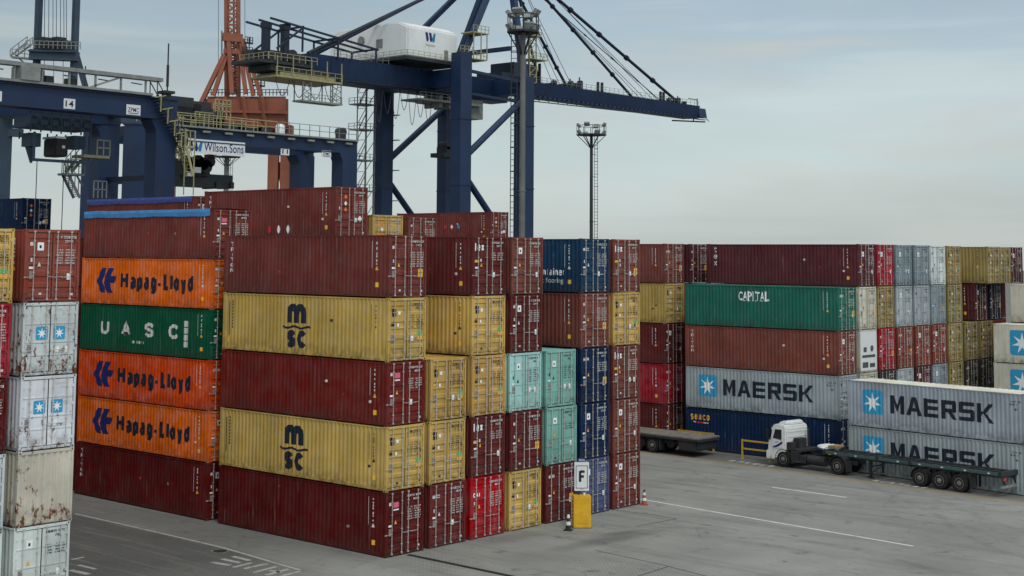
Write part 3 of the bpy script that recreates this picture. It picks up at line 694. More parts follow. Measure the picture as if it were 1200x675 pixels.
def tarp_mesh(m, seed):
    b = MB(); rnd = random.Random(seed); n = 48; e = .05
    for sy in (-1, 1):
        pr = []
        for k in range(n+1):
            x = -hx+.01+(L-.32)*k/n; dz = .36+.012*math.sin(k*.9+seed)+.05*abs(math.sin(k*.13+seed))+rnd.uniform(-.008, .008); bl = .015+.012*math.sin(k*1.7)
            pr.append(((x, sy*(hy+.02), H+.03), (x, sy*(hy+.02+bl), H-.14), (x, sy*(hy+.015), H-dz)))
        for p, q in zip(pr, pr[1:]):
            for j in (0, 1): b.face([p[j+1], q[j+1], q[j], p[j]])
    for k in range(n):
        xa, xb = -hx+.01+(L-.32)*k/n, -hx+.01+(L-.32)*(k+1)/n
        ra, rb = .07+.012*math.sin(k*.8+seed), .07+.012*math.sin((k+1)*.8+seed)
        for (ya, za_, zb_), (yb, zc_, zd_) in (((-hy-.02, H+.03, H+.03), (0, H+ra, H+rb)), ((0, H+ra, H+rb), (hy+.02, H+.03, H+.03))):
            b.face([(xa, ya, za_), (xb, ya, zb_), (xb, yb, zd_), (xa, yb, zc_)])
    for sx in (-1,):
        x = sx*(hx-.01); b.face([(x, -hy-.02, H+.03), (x, hy+.02, H+.03), (x, hy+.015, H-.16), (x, -hy-.015, H-.16)])
        b.face([(x, -hy-.02, H+.03), (x, 0, H+.13), (x, hy+.02, H+.03)])
    return b.mesh('tarpaulin', [m])
REEF = plain('grille_grey', (.075, .078, .08), .7, .2)
def reefer_mesh():
    """cooling unit let into the front end of a refrigerated box"""
    b = MB(); x = -hx
    b.mi = 0; b.box(x-.0, -hy+.11, .16, x+.03, hy-.11, H-.13)
    b.mi = 1
    b.box(x-.012, -hy+.30, 1.02, x-.001, hy-.30, 1.20); b.box(x-.012, -hy+.34, .35, x-.001, -.15, .62); b.box(x-.012, .10, .35, x-.001, hy-.34, .72)
    b.lathe([(.20, 0), (.20, -.03)], (x-.004, -.45, 1.62), 'x', 20)
    b.box(x-.012, .30, 1.40, x-.001, hy-.50, 1.72)
    return b.mesh('cooling_unit', [WHITE, REEF], smooth=False)
M_REEFER = reefer_mesh()
def container(label, x_end, y0, z, col, rust=.35, door='corr', marks='std', side='corr', sm='white', letter=None, tarp=None, rev=False, reefer=False, var=None, rz=0.0, drop=(), jit=True, low=False, roofc=None):
    n_cont[0] += 1; rnd = random.Random(n_cont[0]*31+7)
    dx, dy, dr = (rnd.uniform(-.035, .035), rnd.uniform(-.025, .025), rnd.uniform(-.0012, .0012)) if jit else (0, 0, 0)
    if rz:
        c_, s_ = math.cos(rz), math.sin(rz); ctr = (x_end+dx+(-hx)*0, y0)      # x_end, y0 give the left near corner for turned boxes
        cx, cy_ = x_end+hx*c_-hy*s_, y0+hx*s_+hy*c_
    else: cx, cy_ = x_end-hx+dx, y0+hy+dy
    t = thing('shipping_container', label, 'container', (cx, cy_, z), rz+dr+(math.pi if rev else 0), CG)
    if low: t.scale.z = STD/H
    base = Vector(C[col]) if isinstance(col, str) else Vector(col); j = rnd.uniform(.90, 1.08)
    cc = (base.x*j*rnd.uniform(.97, 1.03), base.y*j*rnd.uniform(.96, 1.04), base.z*j*rnd.uniform(.96, 1.04), rust)
    link('frame', M_FRAME, t, cc)
    for s in (-1, 1): link('side_panel', M_SIDE[(side, s)], t, cc)
    link('front_panel', M_FRONT, t, cc)
    if tarp: link('tarpaulin', tarp_mesh(tarp, n_cont[0]), t)
    else: link('roof', M_ROOF, t, (*C[roofc], .1) if roofc else cc)
    v = n_cont[0] % 5 if var is None else var
    for sy in (-1, 1):
        d = link('door', M_DOOR[(sy, door)], t, cc)
        if rev: continue
        for k in (0, 1): link('locking_bar', M_BAR[(sy, k)], d, cc)
        if marks: link('marking', door_marks_mesh(marks, v, sy), d)
    if reefer: link('cooling_unit', M_REEFER, t)
    if sm and not rev: link('marking', side_marks_mesh(sm, v), t)
    if letter: link('lettering', letter, t)
    if letter is T_STAR: link('star_emblem', E_STAR, t)
    return t

def L_triton():
    f = Flat(); f.column('TRITON', -hx+.50, 2.56, .24, .22, .045, D_WHITE, .015); return f.onto_side()
def L_tex():
    f = Flat(); f.column('tex', -hx+.55, 2.62, .30, .34, .14, D_WHITE, .03); return f.onto_side()
def L_msc():
    f = Flat(); x = -hx+.405*L
    ribbon_word(f, 'm', x+.10, 1.36, 1.42, 1.12, D_DARK, .36); ribbon_word(f, 'sc', x+.10, .34, 1.44, .86, D_DARK, .28, .14)
    pts = []
    for k in range(15): a = k/14; pts.append((x-.22+2.06*a, 1.33+.045*math.sin(a*math.pi*4+2.6)))
    for (a, b_), (c_, d_) in zip(pts, pts[1:]): f.poly([(a, b_-.055), (c_, d_-.055), (c_, d_+.055), (a, b_+.055)], D_DARK)
    r = random.Random(3)
    for k in range(9): f.rect(-hx+.75, 2.4-.16*k, .07, .10, D_DARK)
    f.rect(-hx+.50, .75, .04, 1.7, D_DARK)
    return f.onto_side()
def L_hapag():
    f = Flat(); x = -hx+.125*L; z = .72; s = 1.55
    q = lambda P: f.poly([(x+a*s, z+b*s) for a, b in P], D_NAVY); q([(.30, 1), (.62, 1), (.37, .46), (.0, .46)]); q([(.0, .46), (.37, .46), (.60, 0), (.28, 0)])
    q([(.70, 1), (1.06, 1), (.90, .68), (.56, .68)]); q([(.56, .68), (1.24, .68), (1.14, .40), (.44, .40)]); q([(.44, .40), (.84, .40), (1.02, 0), (.66, 0)])
    xw = -hx+.315*L; ribbon_word(f, 'H', xw, .98, .82, 1.10, D_DARK, .25); ribbon_word(f, 'apag', xw+.96, .98, 2.46, .80, D_DARK, .225, .17); ribbon_word(f, '-', xw+3.50, 1.10, .42, .5, D_DARK, .18); ribbon_word(f, 'L', xw+4.02, .98, .60, 1.10, D_DARK, .25); ribbon_word(f, 'loyd', xw+4.72, .98, 2.0, .79, D_DARK, .225, .17); return f.onto_side()
def L_uasc():
    f = Flat(); z = 1.05
    for ch, a in (('U', .165), ('A', .335), ('S', .515), ('C', .695)): ribbon_word(f, ch, -hx+a*L, z, .88, .88, D_WHITE, .20)
    for k in range(4): f.rect(-hx+.805*L, .62+.40*k, .40, .34, D_WHITE)
    r = random.Random(5); f.smear(-hx+.42*L, .62, 1.1, .16, D_WHITE, r, .9); return f.onto_side()
def L_star_word():
    f = Flat(); block_word(f, 'MAERSK', -hx+.255*L, 1.02, .585*L, 1.12, D_DARK, .23)
    r = random.Random(8); f.smear(hx-1.0, 2.35, .7, .10, D_DARK, r); f.smear(hx-1.0, 2.18, .5, .10, D_DARK, r); f.smear(hx-.7, 1.9, .2, .12, D_DARK, r); return f.onto_side()
def L_capital():
    f = Flat(); x, wd, h_ = -hx+.365*L, .205*L, .60; z = 1.86; adv = wd/6.6; u = x
    for ch in 'CAPITAL':
        ww = adv*(.45 if ch == 'I' else .88); f.text(ch, u, z, ww*(.5 if ch == 'I' else 1), h_, D_STARW, .02)
        if ch in 'APITL': f.rect(u-(.04 if ch != 'A' else .05), z-.035, ww*(.7 if ch in 'APL' else .62), .035, D_STARW)
        if ch in 'ITPL': f.rect(u-.04, z+h_, ww*.5, .03, D_STARW)
        u += adv*(.62 if ch == 'I' else 1)
    return f.onto_side()
def L_seaco():
    f = Flat(); ribbon_word(f, 'seaco', -hx+.035*L, 2.06, .13*L, .40, D_GOLD, .085, .3)
    f.rect(-hx+.05*L, 1.88, .25, .07, D_WHITE); f.rect(-hx+.075*L, 1.84, .5, .10, D_RED); f.rect(-hx+.12*L, 1.86, .45, .07, D_WHITE); return f.onto_side()
def L_floor():
    f = Flat(); ribbon_word(f, 'container', hx-3.22, .92, 2.08, .30, D_STARW, .062, .3); f.text('oc flooring', hx-2.98, .44, 1.75, .36, D_WHITE, .0); return f.onto_side()
def L_placards(a0, n, z, cols=0):
    f = Flat()
    for k in range(n):
        u = -hx+a0*L+k*.85; m = (D_RED, D_STARW, D_STARW)[k % 3] if cols == 0 else (D_RED, D_STARW, D_BLUE)[k % 3]
        f.add([(u, z-.25, 0), (u+.17, z, 0), (u, z+.25, 0), (u-.17, z, 0)], [(0, 1, 2, 3)], m)
    return f
f_ = Flat(); star(f_, -hx+.088*L, .86, 1.50, sq=D_BLUE); E_STAR = f_.onto_side('star_emblem')
T_TRI, T_TEX, T_MSC, T_HL, T_UASC, T_STAR, T_CAP, T_SEA, T_FLO = L_triton(), L_tex(), L_msc(), L_hapag(), L_uasc(), L_star_word(), L_capital(), L_seaco(), L_floor()
f_ = L_placards(.52, 3, .5); f_.column('TRITON', -hx+.50, 2.56, .24, .22, .045, D_WHITE, .015); T_PLA = f_.onto_side()
T_PLB = L_placards(.53, 3, 1.55, 1).onto_side()
f_ = Flat(); star(f_, -hx+1.25, .62, 1.85, sq=D_BLUE); T_REE = f_.onto_side(corr=False)

STD = 2.591
def stack(x_end, y0, where, boxes, first=0, z0=0.0):
    zc = z0+first*H
    for k, bx in enumerate(boxes):
        d, kw = bx; kw = dict(kw); col = kw.pop('col'); z = zc; zc += STD if kw.get('low') else H
        container(f'{d}, {ORD[k+first]} from bottom of {where}', x_end+kw.pop('sx', 0), y0+kw.pop('sy', 0), z, col, **kw)
def bx(d, col, **k): return (d, dict(col=col, **k))
Y_ = lambda **k: bx('yellow container', 'yellow', marks='yellow', sm='dark', rust=.25, **k)
OL = lambda d='olive-yellow container', **k: bx(d, 'olive', marks='yellow', sm='dark', **k)  # far yellow boxes: distance haze mixed into their colour
Mr = lambda c='maroon', **k: bx('maroon container', c, **k)

# the block in front, seven columns seen from their door ends
FB = 'the {} front block column'
stack(0, 0, 'the front corner stack', [bx('dark red container with pink door sticker', 'dred', marks='pink', rust=.35, var=1), bx('yellow container with big black letters', 'yellow', marks='yellow', sm='dark', letter=T_MSC, rust=.22),
      bx('plain red-brown container', 'redb', marks='pink', rust=.3), bx('yellow container with big black letters', 'yellow', marks='yellow', sm='dark', letter=T_MSC, rust=.22), bx('maroon container with vertical white letters', 'maroon', letter=T_TRI, rust=.3)])
stack(0, PITCH, FB.format('second'), [Mr('maroon2', rust=.45), Y_(), Y_()])
stack(0, 2*PITCH, FB.format('third'), [bx('bright red container', 'red', marks='cai', rust=.2), bx('maroon container with white door letters', 'maroon2', marks='tex'), Y_(), Y_(), bx('maroon container with white door letters', 'maroon2', marks='tex')])
stack(0, 3*PITCH, FB.format('fourth'), [Y_(), Mr('maroon2'), bx('pale teal container', 'teal', door='flat', marks='pale', sm=None, rust=.25), Mr('maroon2'), Mr('brown')])
stack(0, 4*PITCH, FB.format('fifth'), [Mr('maroon2', rust=.5), bx('teal container', 'teal2', door='flat', marks='pale', sm=None, rust=.3), bx('teal container', 'teal2', door='flat', marks='pale', sm=None, rust=.3)])
stack(0, 5*PITCH, FB.format('sixth'), [bx('slate blue container', 'slate'), bx('navy container', 'navy'), bx('navy container', 'navy'), bx('brown container', 'brown', rust=.5), bx('blue container with white words', 'blue', letter=T_FLO)])
stack(0, 6*PITCH, FB.format('seventh'), [Mr(rust=.5), Mr('brown', rust=.45), bx('maroon container with white door letters', 'brown', marks='tex'), Y_(), bx('maroon container with white door letters', 'brown', marks='tex')])
# behind it: the bay with the orange boxes
XB2 = -13.15
OS = 'the orange and green stack'
stack(XB2, 0, OS, [bx('dark maroon container with vertical white letters', 'dred', letter=T_TRI, rust=.3), bx('orange container with navy lettering', 'orange', letter=T_HL, rust=.45, low=True), bx('orange container with navy lettering', 'orange2', letter=T_HL, rust=.35, low=True),
      bx('green container with spaced white letters', 'green', letter=T_UASC, rust=.2, low=True), bx('orange container with navy lettering', 'orange', letter=T_HL, rust=.3, low=True), bx('maroon open-top container under bright blue tarpaulin', 'maroon', tarp=TARP_B, marks='pink', rust=.25, low=True)])
container('long maroon container with hazard placards, behind the front corner stack', XB2, 3*PITCH, 5*H, 'maroon', marks='hazard', letter=T_PLA)
container('yellow container end between two maroon ones above the front corner stack', XB2+.05, 4*PITCH, 13.26, 'yellow', marks='hazard', sm='dark', low=True)
container('maroon container end beside the yellow one above the front corner stack', XB2+.1, 5*PITCH, 13.2, 'brown', low=True)
container('plum container between the blue container and the blue tarpaulins', -38.9, 6.1*PITCH, 5*H-.15, 'plum', low=True, sm=None, marks=None)
container('maroon open-top container under dark blue tarpaulin', -26.3, 3*PITCH, 5*H+.02, 'maroon', tarp=TARP_N, low=True)
container('long maroon container with hazard placards, at the foot of the blue quay crane', -39.5, 50.45, 5*H+.1, 'maroon', marks='hazard', letter=T_PLB)
container('dark blue container with white placards, below the yard crane numbered 14', -52.4, 4*PITCH+.35, 5*H+.28, 'navy', marks='hazard')
# near stacks cut by the frame
XA, YA = -4.25, -15.72
stack(XA, YA, 'the rusty white stack', [bx('white door-end container with grey plate', 'white', door='flat', marks='pale', sm=None, rust=.6), bx('beige container with corrugated end', 'cream', rev=True, rust=.8, sm=None),
      bx('white container with two star stickers', 'white', door='flat', marks='star', sm=None, rust=.72), bx('rusty white container with two star stickers', 'white', door='flat', marks='star', sm=None, rust=.85), bx('rust-brown container with yellow sticker', 'rust', rust=.45, var=2)])
stack(XA, YA-PITCH-.12, 'the stack cut by the picture edge', [bx('white container', 'white', door='flat', marks='pale', sm=None, rust=.5), bx('white container', 'white', door='flat', marks='pale', sm=None, rust=.5), bx('dark red container', 'dred'), bx('red container', 'crimson'), Y_()])
# across the road: the bay behind the flatbed
YR = 40.1
stack(-13.0, YR, 'the stack behind the flatbed', [Mr('maroon2'), bx('red container', 'crimson', rust=.2), Mr('maroon2'), bx('ochre container', 'ochre', sm='dark', marks='yellow'), Mr('brown')])
container('maroon container end tucked between two long maroon containers at the top', -12.72, YR+PITCH, 4*H, 'plum', sm=None)
# the bay behind the white lorry
XR = .95
SB = 'the stack behind the lorry'
stack(XR, YR, SB, [bx('navy container with gold lettering', 'navy', letter=T_SEA, rust=.2), bx('grey container with star and black lettering', 'grey', letter=T_STAR, sm=None, marks='pale', rust=.15), bx('maroon container with vertical white letters', 'brown', letter=T_TRI, rust=.25), bx('green container with white serif lettering', 'sea', letter=T_CAP, rust=.15)])
RW = 'the {} row behind the lorry'
stack(XR+.05, YR+PITCH, RW.format('second'), [bx('cream container', 'cream', door='flat', marks='pale', sm=None), bx('white refrigerated container with cooling unit', 'cream', rev=True, reefer=True, side='smooth', sm=None, rust=.1), bx('white container with plain doors', 'cream', door='flat', marks='pale', sm=None, side='smooth', rust=.12), bx('maroon container with vertical white letters', 'plum', letter=T_TEX)], 1)
stack(XR, YR+2*PITCH, RW.format('third'), [bx('grey container', 'dark'), bx('red container with white patches', 'crimson'), OL(), bx('crimson container', 'crimson')], 1)
stack(XR, YR+3*PITCH, RW.format('fourth'), [bx('pale grey container', 'pale', door='flat', marks='pale', sm=None), bx('red-brown container', 'rust'), bx('pale grey container', 'pale', door='flat', marks='pale', sm=None), bx('blue-grey container', 'paleb', door='flat', marks='pale', sm=None)], 1)
stack(XR, YR+4*PITCH, RW.format('fifth'), [bx('dark maroon container', 'plum'), bx('red-brown container', 'rust'), bx('pale grey container', 'pale', door='flat', marks='pale', sm=None), bx('blue-grey container', 'paleb', door='flat', marks='pale', sm=None)], 1)
stack(XR, YR+5*PITCH, RW.format('sixth'), [bx('pale blue container', 'paleb', door='flat', marks='pale', sm=None), bx('red-brown container', 'rust'), bx('blue-grey container', 'paleb', door='flat', marks='pale', sm=None), bx('white container', 'white', door='flat', marks='pale', sm=None)], 1)
stack(XR, YR+6*PITCH, RW.format('seventh'), [OL(), OL(), OL(), OL()], 1)
stack(XR, YR+7*PITCH, RW.format('eighth'), [bx('dark container', 'dark', sm=None), OL()], 1)
stack(XR, YR+8*PITCH, RW.format('ninth'), [bx('dark container', 'dark', sm=None), OL(), bx('maroon container', 'plum', sx=-.35), OL('long olive-yellow container', sx=.75)], 1)
stack(XR, YR+9*PITCH, RW.format('tenth'), [bx('dark blue container', 'darkb', sx=-.35, sm=None), OL(sx=.45)], 3)
stack(XR, YR+10*PITCH, RW.format('eleventh'), [bx('dark plum container', 'plum', sm=None, sx=.3)], 4)
# the two grey boxes by the trailer, and the white refrigerated ones beyond
RZC = R(-7.5)
PC = uz(993.5, 444.5, 2*H); 
container('grey container with star and black lettering behind the trailer, on the ground', PC.x-.02, PC.y+.02, 0, 'grey', rz=RZC, letter=T_STAR, sm=None, marks='pale', rust=.12, roofc='cream')
container('grey container with star and black lettering behind the trailer, uppermost', PC.x, PC.y, H, 'grey', rz=RZC, letter=T_STAR, sm=None, marks='pale', rust=.12, roofc='cream')
XC = 3.15+L
RB = 'the white refrigerated stack'
container('white refrigerated container with blue star square, lower of the pair cut by the frame', XC, YR+7*PITCH, H, 'cream', side='smooth', sm=None, marks='pale', door='flat', letter=T_REE, rust=.08)
container('white refrigerated container with blue star square, upper of the pair cut by the frame', XC, YR+7*PITCH, 2*H, 'cream', side='smooth', sm=None, marks='pale', door='flat', letter=T_REE, rust=.08)
container('white refrigerated container set back above the pair with star squares', XC+.25, YR+8*PITCH, 3*H, 'cream', side='smooth', sm=None, marks='pale', door='flat', letter=T_REE, rust=.08)
container('cream container end highest of the white refrigerated ones', XC+.1, YR+10*PITCH, 4*H, 'cream', sm=None, marks='pale', door='flat', rust=.08)
# out-of-sight boxes: some carry the ones in view, others added to shade the lane
b = MB()
def hid(x_end, y0, z0, z1):
    n = max(1, round((z1-z0)/H)); h_ = (z1-z0)/n
    for k in range(n):
        xa, xb, ya, yb, za, zb = x_end-L+.03, x_end-.03, y0+.03, y0+W-.03, z0+k*h_+.04, z0+(k+1)*h_-.01
        b.box(xa+.06, ya+.06, za, xb-.06, yb-.06, zb-.02)
        for x_ in (xa, xb-.15):
            for y_ in (ya, yb-.15): b.box(x_, y_, za, x_+.15, y_+.15, zb)
        for y_ in (ya+.005, yb-.065): b.box(xa+.15, y_, za, xb-.15, y_+.06, za+.14); b.box(xa+.15, y_, zb-.09, xb-.15, y_+.06, zb-.01)
        for x_ in (xa+.005, xb-.065): b.box(x_, ya+.15, za, x_+.06, yb-.15, za+.14); b.box(x_, ya+.15, zb-.11, x_+.06, yb-.15, zb-.01)
        x_ = xa+.16
        while x_ < xb-.3:
            for y_, s_ in ((ya, 1), (yb, -1)): b.add([(x_, y_+s_*.059, za+.14), (x_+.05, y_+s_*.02, za+.14), (x_+.14, y_+s_*.02, za+.14), (x_+.19, y_+s_*.059, za+.14), (x_, y_+s_*.059, zb-.09), (x_+.05, y_+s_*.02, zb-.09), (x_+.14, y_+s_*.02, zb-.09), (x_+.19, y_+s_*.059, zb-.09)], [(0, 1, 5, 4), (1, 2, 6, 5), (2, 3, 7, 6)])
            x_ += .278
        y_ = ya+.17
        while y_ < yb-.3:
            for x_, s_ in ((xa, 1), (xb, -1)): b.add([(x_+s_*.059, y_, za+.14), (x_+s_*.02, y_+.05, za+.14), (x_+s_*.02, y_+.15, za+.14), (x_+s_*.059, y_+.2, za+.14), (x_+s_*.059, y_, zb-.11), (x_+s_*.02, y_+.05, zb-.11), (x_+s_*.02, y_+.15, zb-.11), (x_+s_*.059, y_+.2, zb-.11)], [(0, 1, 5, 4), (1, 2, 6, 5), (2, 3, 7, 6)])
            y_ += .27
for r_ in (3, 4, 5): hid(XB2, r_*PITCH, 0, (5*H, 13.24, 13.18)[r_-3])
hid(-38.9, 6.1*PITCH, 0, 5*H-.17); hid(-26.3, 3*PITCH, 0, 5*H-.02); hid(-39.5, 50.45, 0, 5*H+.08); hid(-52.4, 4*PITCH+.35, 0, 5*H+.26)
hid(-12.8, YR+PITCH, 0, 4*H-.02); hid(XR, YR+PITCH, 0, H-.02)
for k in range(2, 9): hid(XR, YR+k*PITCH, 0, H-.02)
hid(XR-.35, YR+9*PITCH, 0, 3*H-.02); hid(XR-1.2, YR+10*PITCH, 0, 4*H-.02); hid(XC, YR+7*PITCH, 0, H-.02); hid(XC, YR+8*PITCH, 0, 3*H-.02); hid(XC, YR+10*PITCH, 0, 4*H-.02)
hid(-26.3, 0, 0, 5*H-.02)
for xb in (-17.4, -30.6, -43.8, -57.0):  # unseen rows behind the near-left stacks, added to darken the lane
    for r_ in range(0, 3): hid(xb, YA-r_*PITCH, 0, 5*H-.05)
for r_ in range(2, 4): hid(XA, YA-r_*PITCH-.12, 0, 5*H-.02)  # rows outside the frame, added for the same lane shading
o = b.build('stacked_boxes', PAINT, smooth=False); o.color = (*C['maroon'], .4); tag(o, 'plain maroon boxes that carry the upper containers, plus unseen rows added to shade the lane', kind='stuff')

# ------------------------------------------------------------------ cranes
def wb(mb, name, mats, root, bevel=0, smooth=True, parent=None):
    """a part whose shape was given in yard coordinates"""
    l = root.location; mb.v = [(x-l.x, y-l.y, z-l.z) for x, y, z in mb.v]
    return mb.build(name, mats, parent or root, bevel, smooth)
def rail(b, a, c, h_=1.1, n=None, t_=.05, mids=1):
    a = Vector(a); c = Vector(c); ln = (c-a).length; n = n or max(1, round(ln/1.6))
    for k in range(n+1):
        p = a.lerp(c, k/n); b.bar(p, p+Vector((0, 0, h_)), t_, t_, up=(1, 0, 0))
    for m_ in range(mids+1):
        z = h_*(m_+1)/(mids+1); b.bar(a+Vector((0, 0, z)), c+Vector((0, 0, z)), t_, t_)
    return b
def stairs(b, a, c, wd, d=(1, 0, 0), n=None, t_=.06, hr=True):
    a = Vector(a); c = Vector(c); d = Vector(d).normalized()*wd/2; n = n or max(3, int(abs(c.z-a.z)/.28))
    for s in (-1, 1):
        b.bar(a+d*s, c+d*s, t_, .2)
        if hr:
            b.bar(a+d*s+Vector((0, 0, 1)), c+d*s+Vector((0, 0, 1)), t_*.8)
            for k in range(0, n+1, 4):
                p = a.lerp(c, k/n)+d*s; b.bar(p, p+Vector((0, 0, 1)), t_*.8, up=(1, 0, 0))
    for k in range(1, n):
        p = a.lerp(c, k/n); b.bar(p-d, p+d, .22, .04)
def ladder(b, a, c, wd, d=(1, 0, 0), t_=.05, step=.35, cage=False, out=(0, -1, 0)):
    a = Vector(a); c = Vector(c); d = Vector(d).normalized()*wd/2; n = int((c-a).length/step); o = Vector(out)
    for s in (-1, 1): b.bar(a+d*s, c+d*s, t_, t_, up=(0, 1, 0))
    for k in range(n): p = a.lerp(c, k/n); b.bar(p-d, p+d, t_*.7)
    if cage:
        for k in range(4, n, 4):
            p = a.lerp(c, k/n); q = [p-d, p-d*1.1+o*.5, p+o*.75, p+d*1.1+o*.5, p+d]
            for s, e in zip(q, q[1:]): b.bar(s, e, t_*.8)
def sign(root, name, body, px, bold, c0, u, v, m=None, parts=None, ratio=.68, th=.03):
    """a flat plate with lettering; c0 lower left corner, u and v its sides"""
    c0, u, v = Vector(c0), Vector(u), Vector(v); n = u.cross(v).normalized(); b = MB()
    q = [c0, c0+u, c0+u+v, c0+v]; b.add(q+[p-n*th for p in q], [(0, 1, 2, 3), (7, 6, 5, 4), (0, 4, 5, 1), (1, 5, 6, 2), (2, 6, 7, 3), (3, 7, 4, 0)])
    p = wb(b, name, WHITE, root, smooth=False); fl = Flat()
    if body: fl.text(body, (1-px)/2, (1-ratio)/2, px, ratio, m or BLACK, bold)
    if parts: parts(fl)
    if fl.v:
        l = root.location; me = fl.onto('lettering', lambda a, b_, z: tuple(c0+u*a+v*b_+n*.008-l)); link('lettering', me, p)
    return p

# --- quay crane with its boom over the water
XN, XF, XM = -130.2, -150.6, -140.4
YL, YS = 142.3, 159.8
qc = thing('quay_crane', 'tall blue quay crane with white machine house and long lowered boom', 'crane', (XM, YL, 0), 0, 'quay cranes')
for x in (XN, XF):
    for y, wd in ((YL, 3.0), (YS, 3.1)):
        b = MB(); top = 50.2 if (x == XN and y == YL) else 47.5
        b.taper((x, y, 1.2), (x, y, top), wd*.92, 2.6, wd, 2.4, up=(1, 0, 0))
        for z in (14, 26, 38): b.box(x-1.36, y-wd*.5-.04, z, x+1.36, y+wd*.5+.04, z+.16)
        wb(b, 'leg', CRANE, qc)
        b = MB(); b.box(x-3.2, y-.9, 0, x+3.2, y+.9, 1.3)
        wb(b, 'bogie', DSTEEL, qc)
    for (p, q_) in (((x, YL+1.4, 31.5), (x, YS-1.3, 42.5)), ((x, YL+1.4, 27.5), (x, YS-1.3, 13.0))):
        b = MB(); b.tube(p, q_, .62, 10); wb(b, 'brace', CRANE, qc)
    b = MB(); b.box(x-.9, YL+1.4, 11.5, x+.9, YS-1.4, 13.4); wb(b, 'tie_beam', CRANE, qc)
b = MB(); b.box(XF+1.2, YL-1.0, 44.2, XN-1.2, YL+1.0, 47.4); b.box(XF+1.2, YS-1.0, 44.2, XN-1.2, YS+1.0, 47.4); wb(b, 'portal_beam', CRANE, qc)
# girder and boom: a deep trapezoid box with walkways
b = MB()
sec = lambda hw0, hw1, z0, z1: [(-hw0, z0), (hw0, z0), (hw1, z1), (-hw1, z1)]
b.prism(sec(2.2, 2.9, 43.4, 47.6), lambda a, z, t_: (XM+a, t_, z), 117.5, 164.0)
b.prism([(-2.9, 47.6), (2.9, 47.6), (2.2, 44.2), (-2.2, 44.2)], lambda a, z, t_: (XM+a, t_, z), 112.5, 117.49)
for k in range(28): b.box(XM+2.92, 118.5+1.6*k, 47.0, XM+2.98, 118.6+1.6*k, 47.6)
wb(b, 'girder', CRANE, qc)
b = MB(); b.prism(sec(2.0, 2.7, 45.5, 48.3), lambda a, z, t_: (XM+a, t_, z), 164.2, 231.0)
b.prism([(-2.6, 45.8), (2.6, 45.8), (2.2, 47.9), (-2.2, 47.9)], lambda a, z, t_: (XM+a, t_, z), 231.05, 234.0)
for k in range(42): b.box(XM+2.2, 165+1.55*k, 45.2, XM+2.9, 165.9+1.55*k, 45.55)
wb(b, 'boom', CRANE, qc)
b = MB(); b.bar((XM+2.75, 118, 43.55), (XM+2.75, 233, 45.2), .5, .14); b.bar((XM+2.95, 118, 43.9), (XM+2.95, 233, 45.5), .08, .06)
for k in range(38): y = 119+3*k; b.bar((XM+2.2, y, 44.3+.013*(y-119)), (XM+2.95, y, 43.7+.013*(y-119)), .10)
wb(b, 'walkway', DSTEEL, qc)
b = MB(); rail(b, (XM+2.6, 166, 48.3), (XM+2.6, 230.5, 48.3), 1.1, 40, .06); wb(b, 'handrail', GSTEEL, qc); b = MB(); rail(b, (XM-2.6, 166, 48.3), (XM-2.6, 230.5, 48.3), 1.1, 40, .06); wb(b, 'handrail', GSTEEL, qc); b = MB(); rail(b, (XM+2.8, 118, 47.6), (XM+2.8, 131, 47.6), 1.1, 9, .07); wb(b, 'handrail', GSTEEL, qc)
# stays: rods from the apex and their sheaves along the boom
AP = Vector((XM, 164.5, 73.0))
b = MB()
for s in (-1, 1):
    for x, y0, y1 in ((XN, YL, YS), (XF, YL, YS)): pass
for (x) in (XN, XF):
    e = AP+Vector((1.6 if x == XN else -1.6, 0, 0))
    b.bar((x, YS, 47), e, 1.15, 1.1, up=(1, 0, 0)); b.bar((x, YL+.3, 49.5), e+Vector((0, -1.5, -1)), .95, .85, up=(1, 0, 0))
b.bar(AP+Vector((-3, 0, 0)), AP+Vector((3, 0, 0)), 1.6); b.bar((XN-4.4, YS+1.0, 53.6), (XF+4.4, YS+1.0, 53.6), .8)
wb(b, 'apex_frame', CRANE, qc)
for s in (-1, 1):
    x = XM+1.5*s
    for (y0, z0), rr in ((((224.0, 48.6), .34), ((206.0, 48.4), .30), ((174.5, 48.4), .28)) if s > 0 else (((222.0, 48.6), .10), ((187.5, 48.6), .30))):
        b = MB(); e = AP+Vector((1.5*s, .8, -.3)); p = Vector((x, y0, z0)); b.tube(p, e, rr, 8)
        for k in range(1, 6): c_ = p.lerp(e, k/6); b.tube(c_, p.lerp(e, k/6+.012), rr*1.7, 8)
        wb(b, 'forestay', CRANE_D, qc)
    for (y0, z0) in ((113.2, 47.7),) if s > 0 else ((116.6, 47.9),):
        b = MB(); b.tube((x*1.0, y0, z0), AP+Vector((1.4*s, -1, -1)), .36, 8); wb(b, 'backstay', CRANE_D, qc)
    for k, (y0, z0) in enumerate(((214, 48.4), (216, 48.4), (183, 48.3), (185.5, 48.3))):
        b = MB(); b.tube((x, y0, z0), AP+Vector((1.0*s, 1.2, 1.2-.5*k)), .06, 5); wb(b, 'hoist_rope', DSTEEL, qc)
b = MB()
for y in (172.6, 174.0, 193.3, 194.7, 216.2, 217.4): b.bar((XM+2.0, y, 47.9), (XM+2.0, y, 52.3 if y < 180 else 50.4), .38, .5); 
for y, h_ in ((184.5, 2.2), (187.6, 2.8), (179.0, 1.5), (220, 1.4), (223.6, 2.0), (226, 1.0)):
    b.box(XM-1.8, y-.7, 47.95, XM+1.9, y+.7, 47.95+h_*.6); b.bar((XM+1.9, y-.5, 48), (XM+1.9, y-.5, 48+h_), .2); b.tube((XM+1.2, y, 48+h_*.6), (XM+2.1, y, 48+h_*.6), .5, 10)
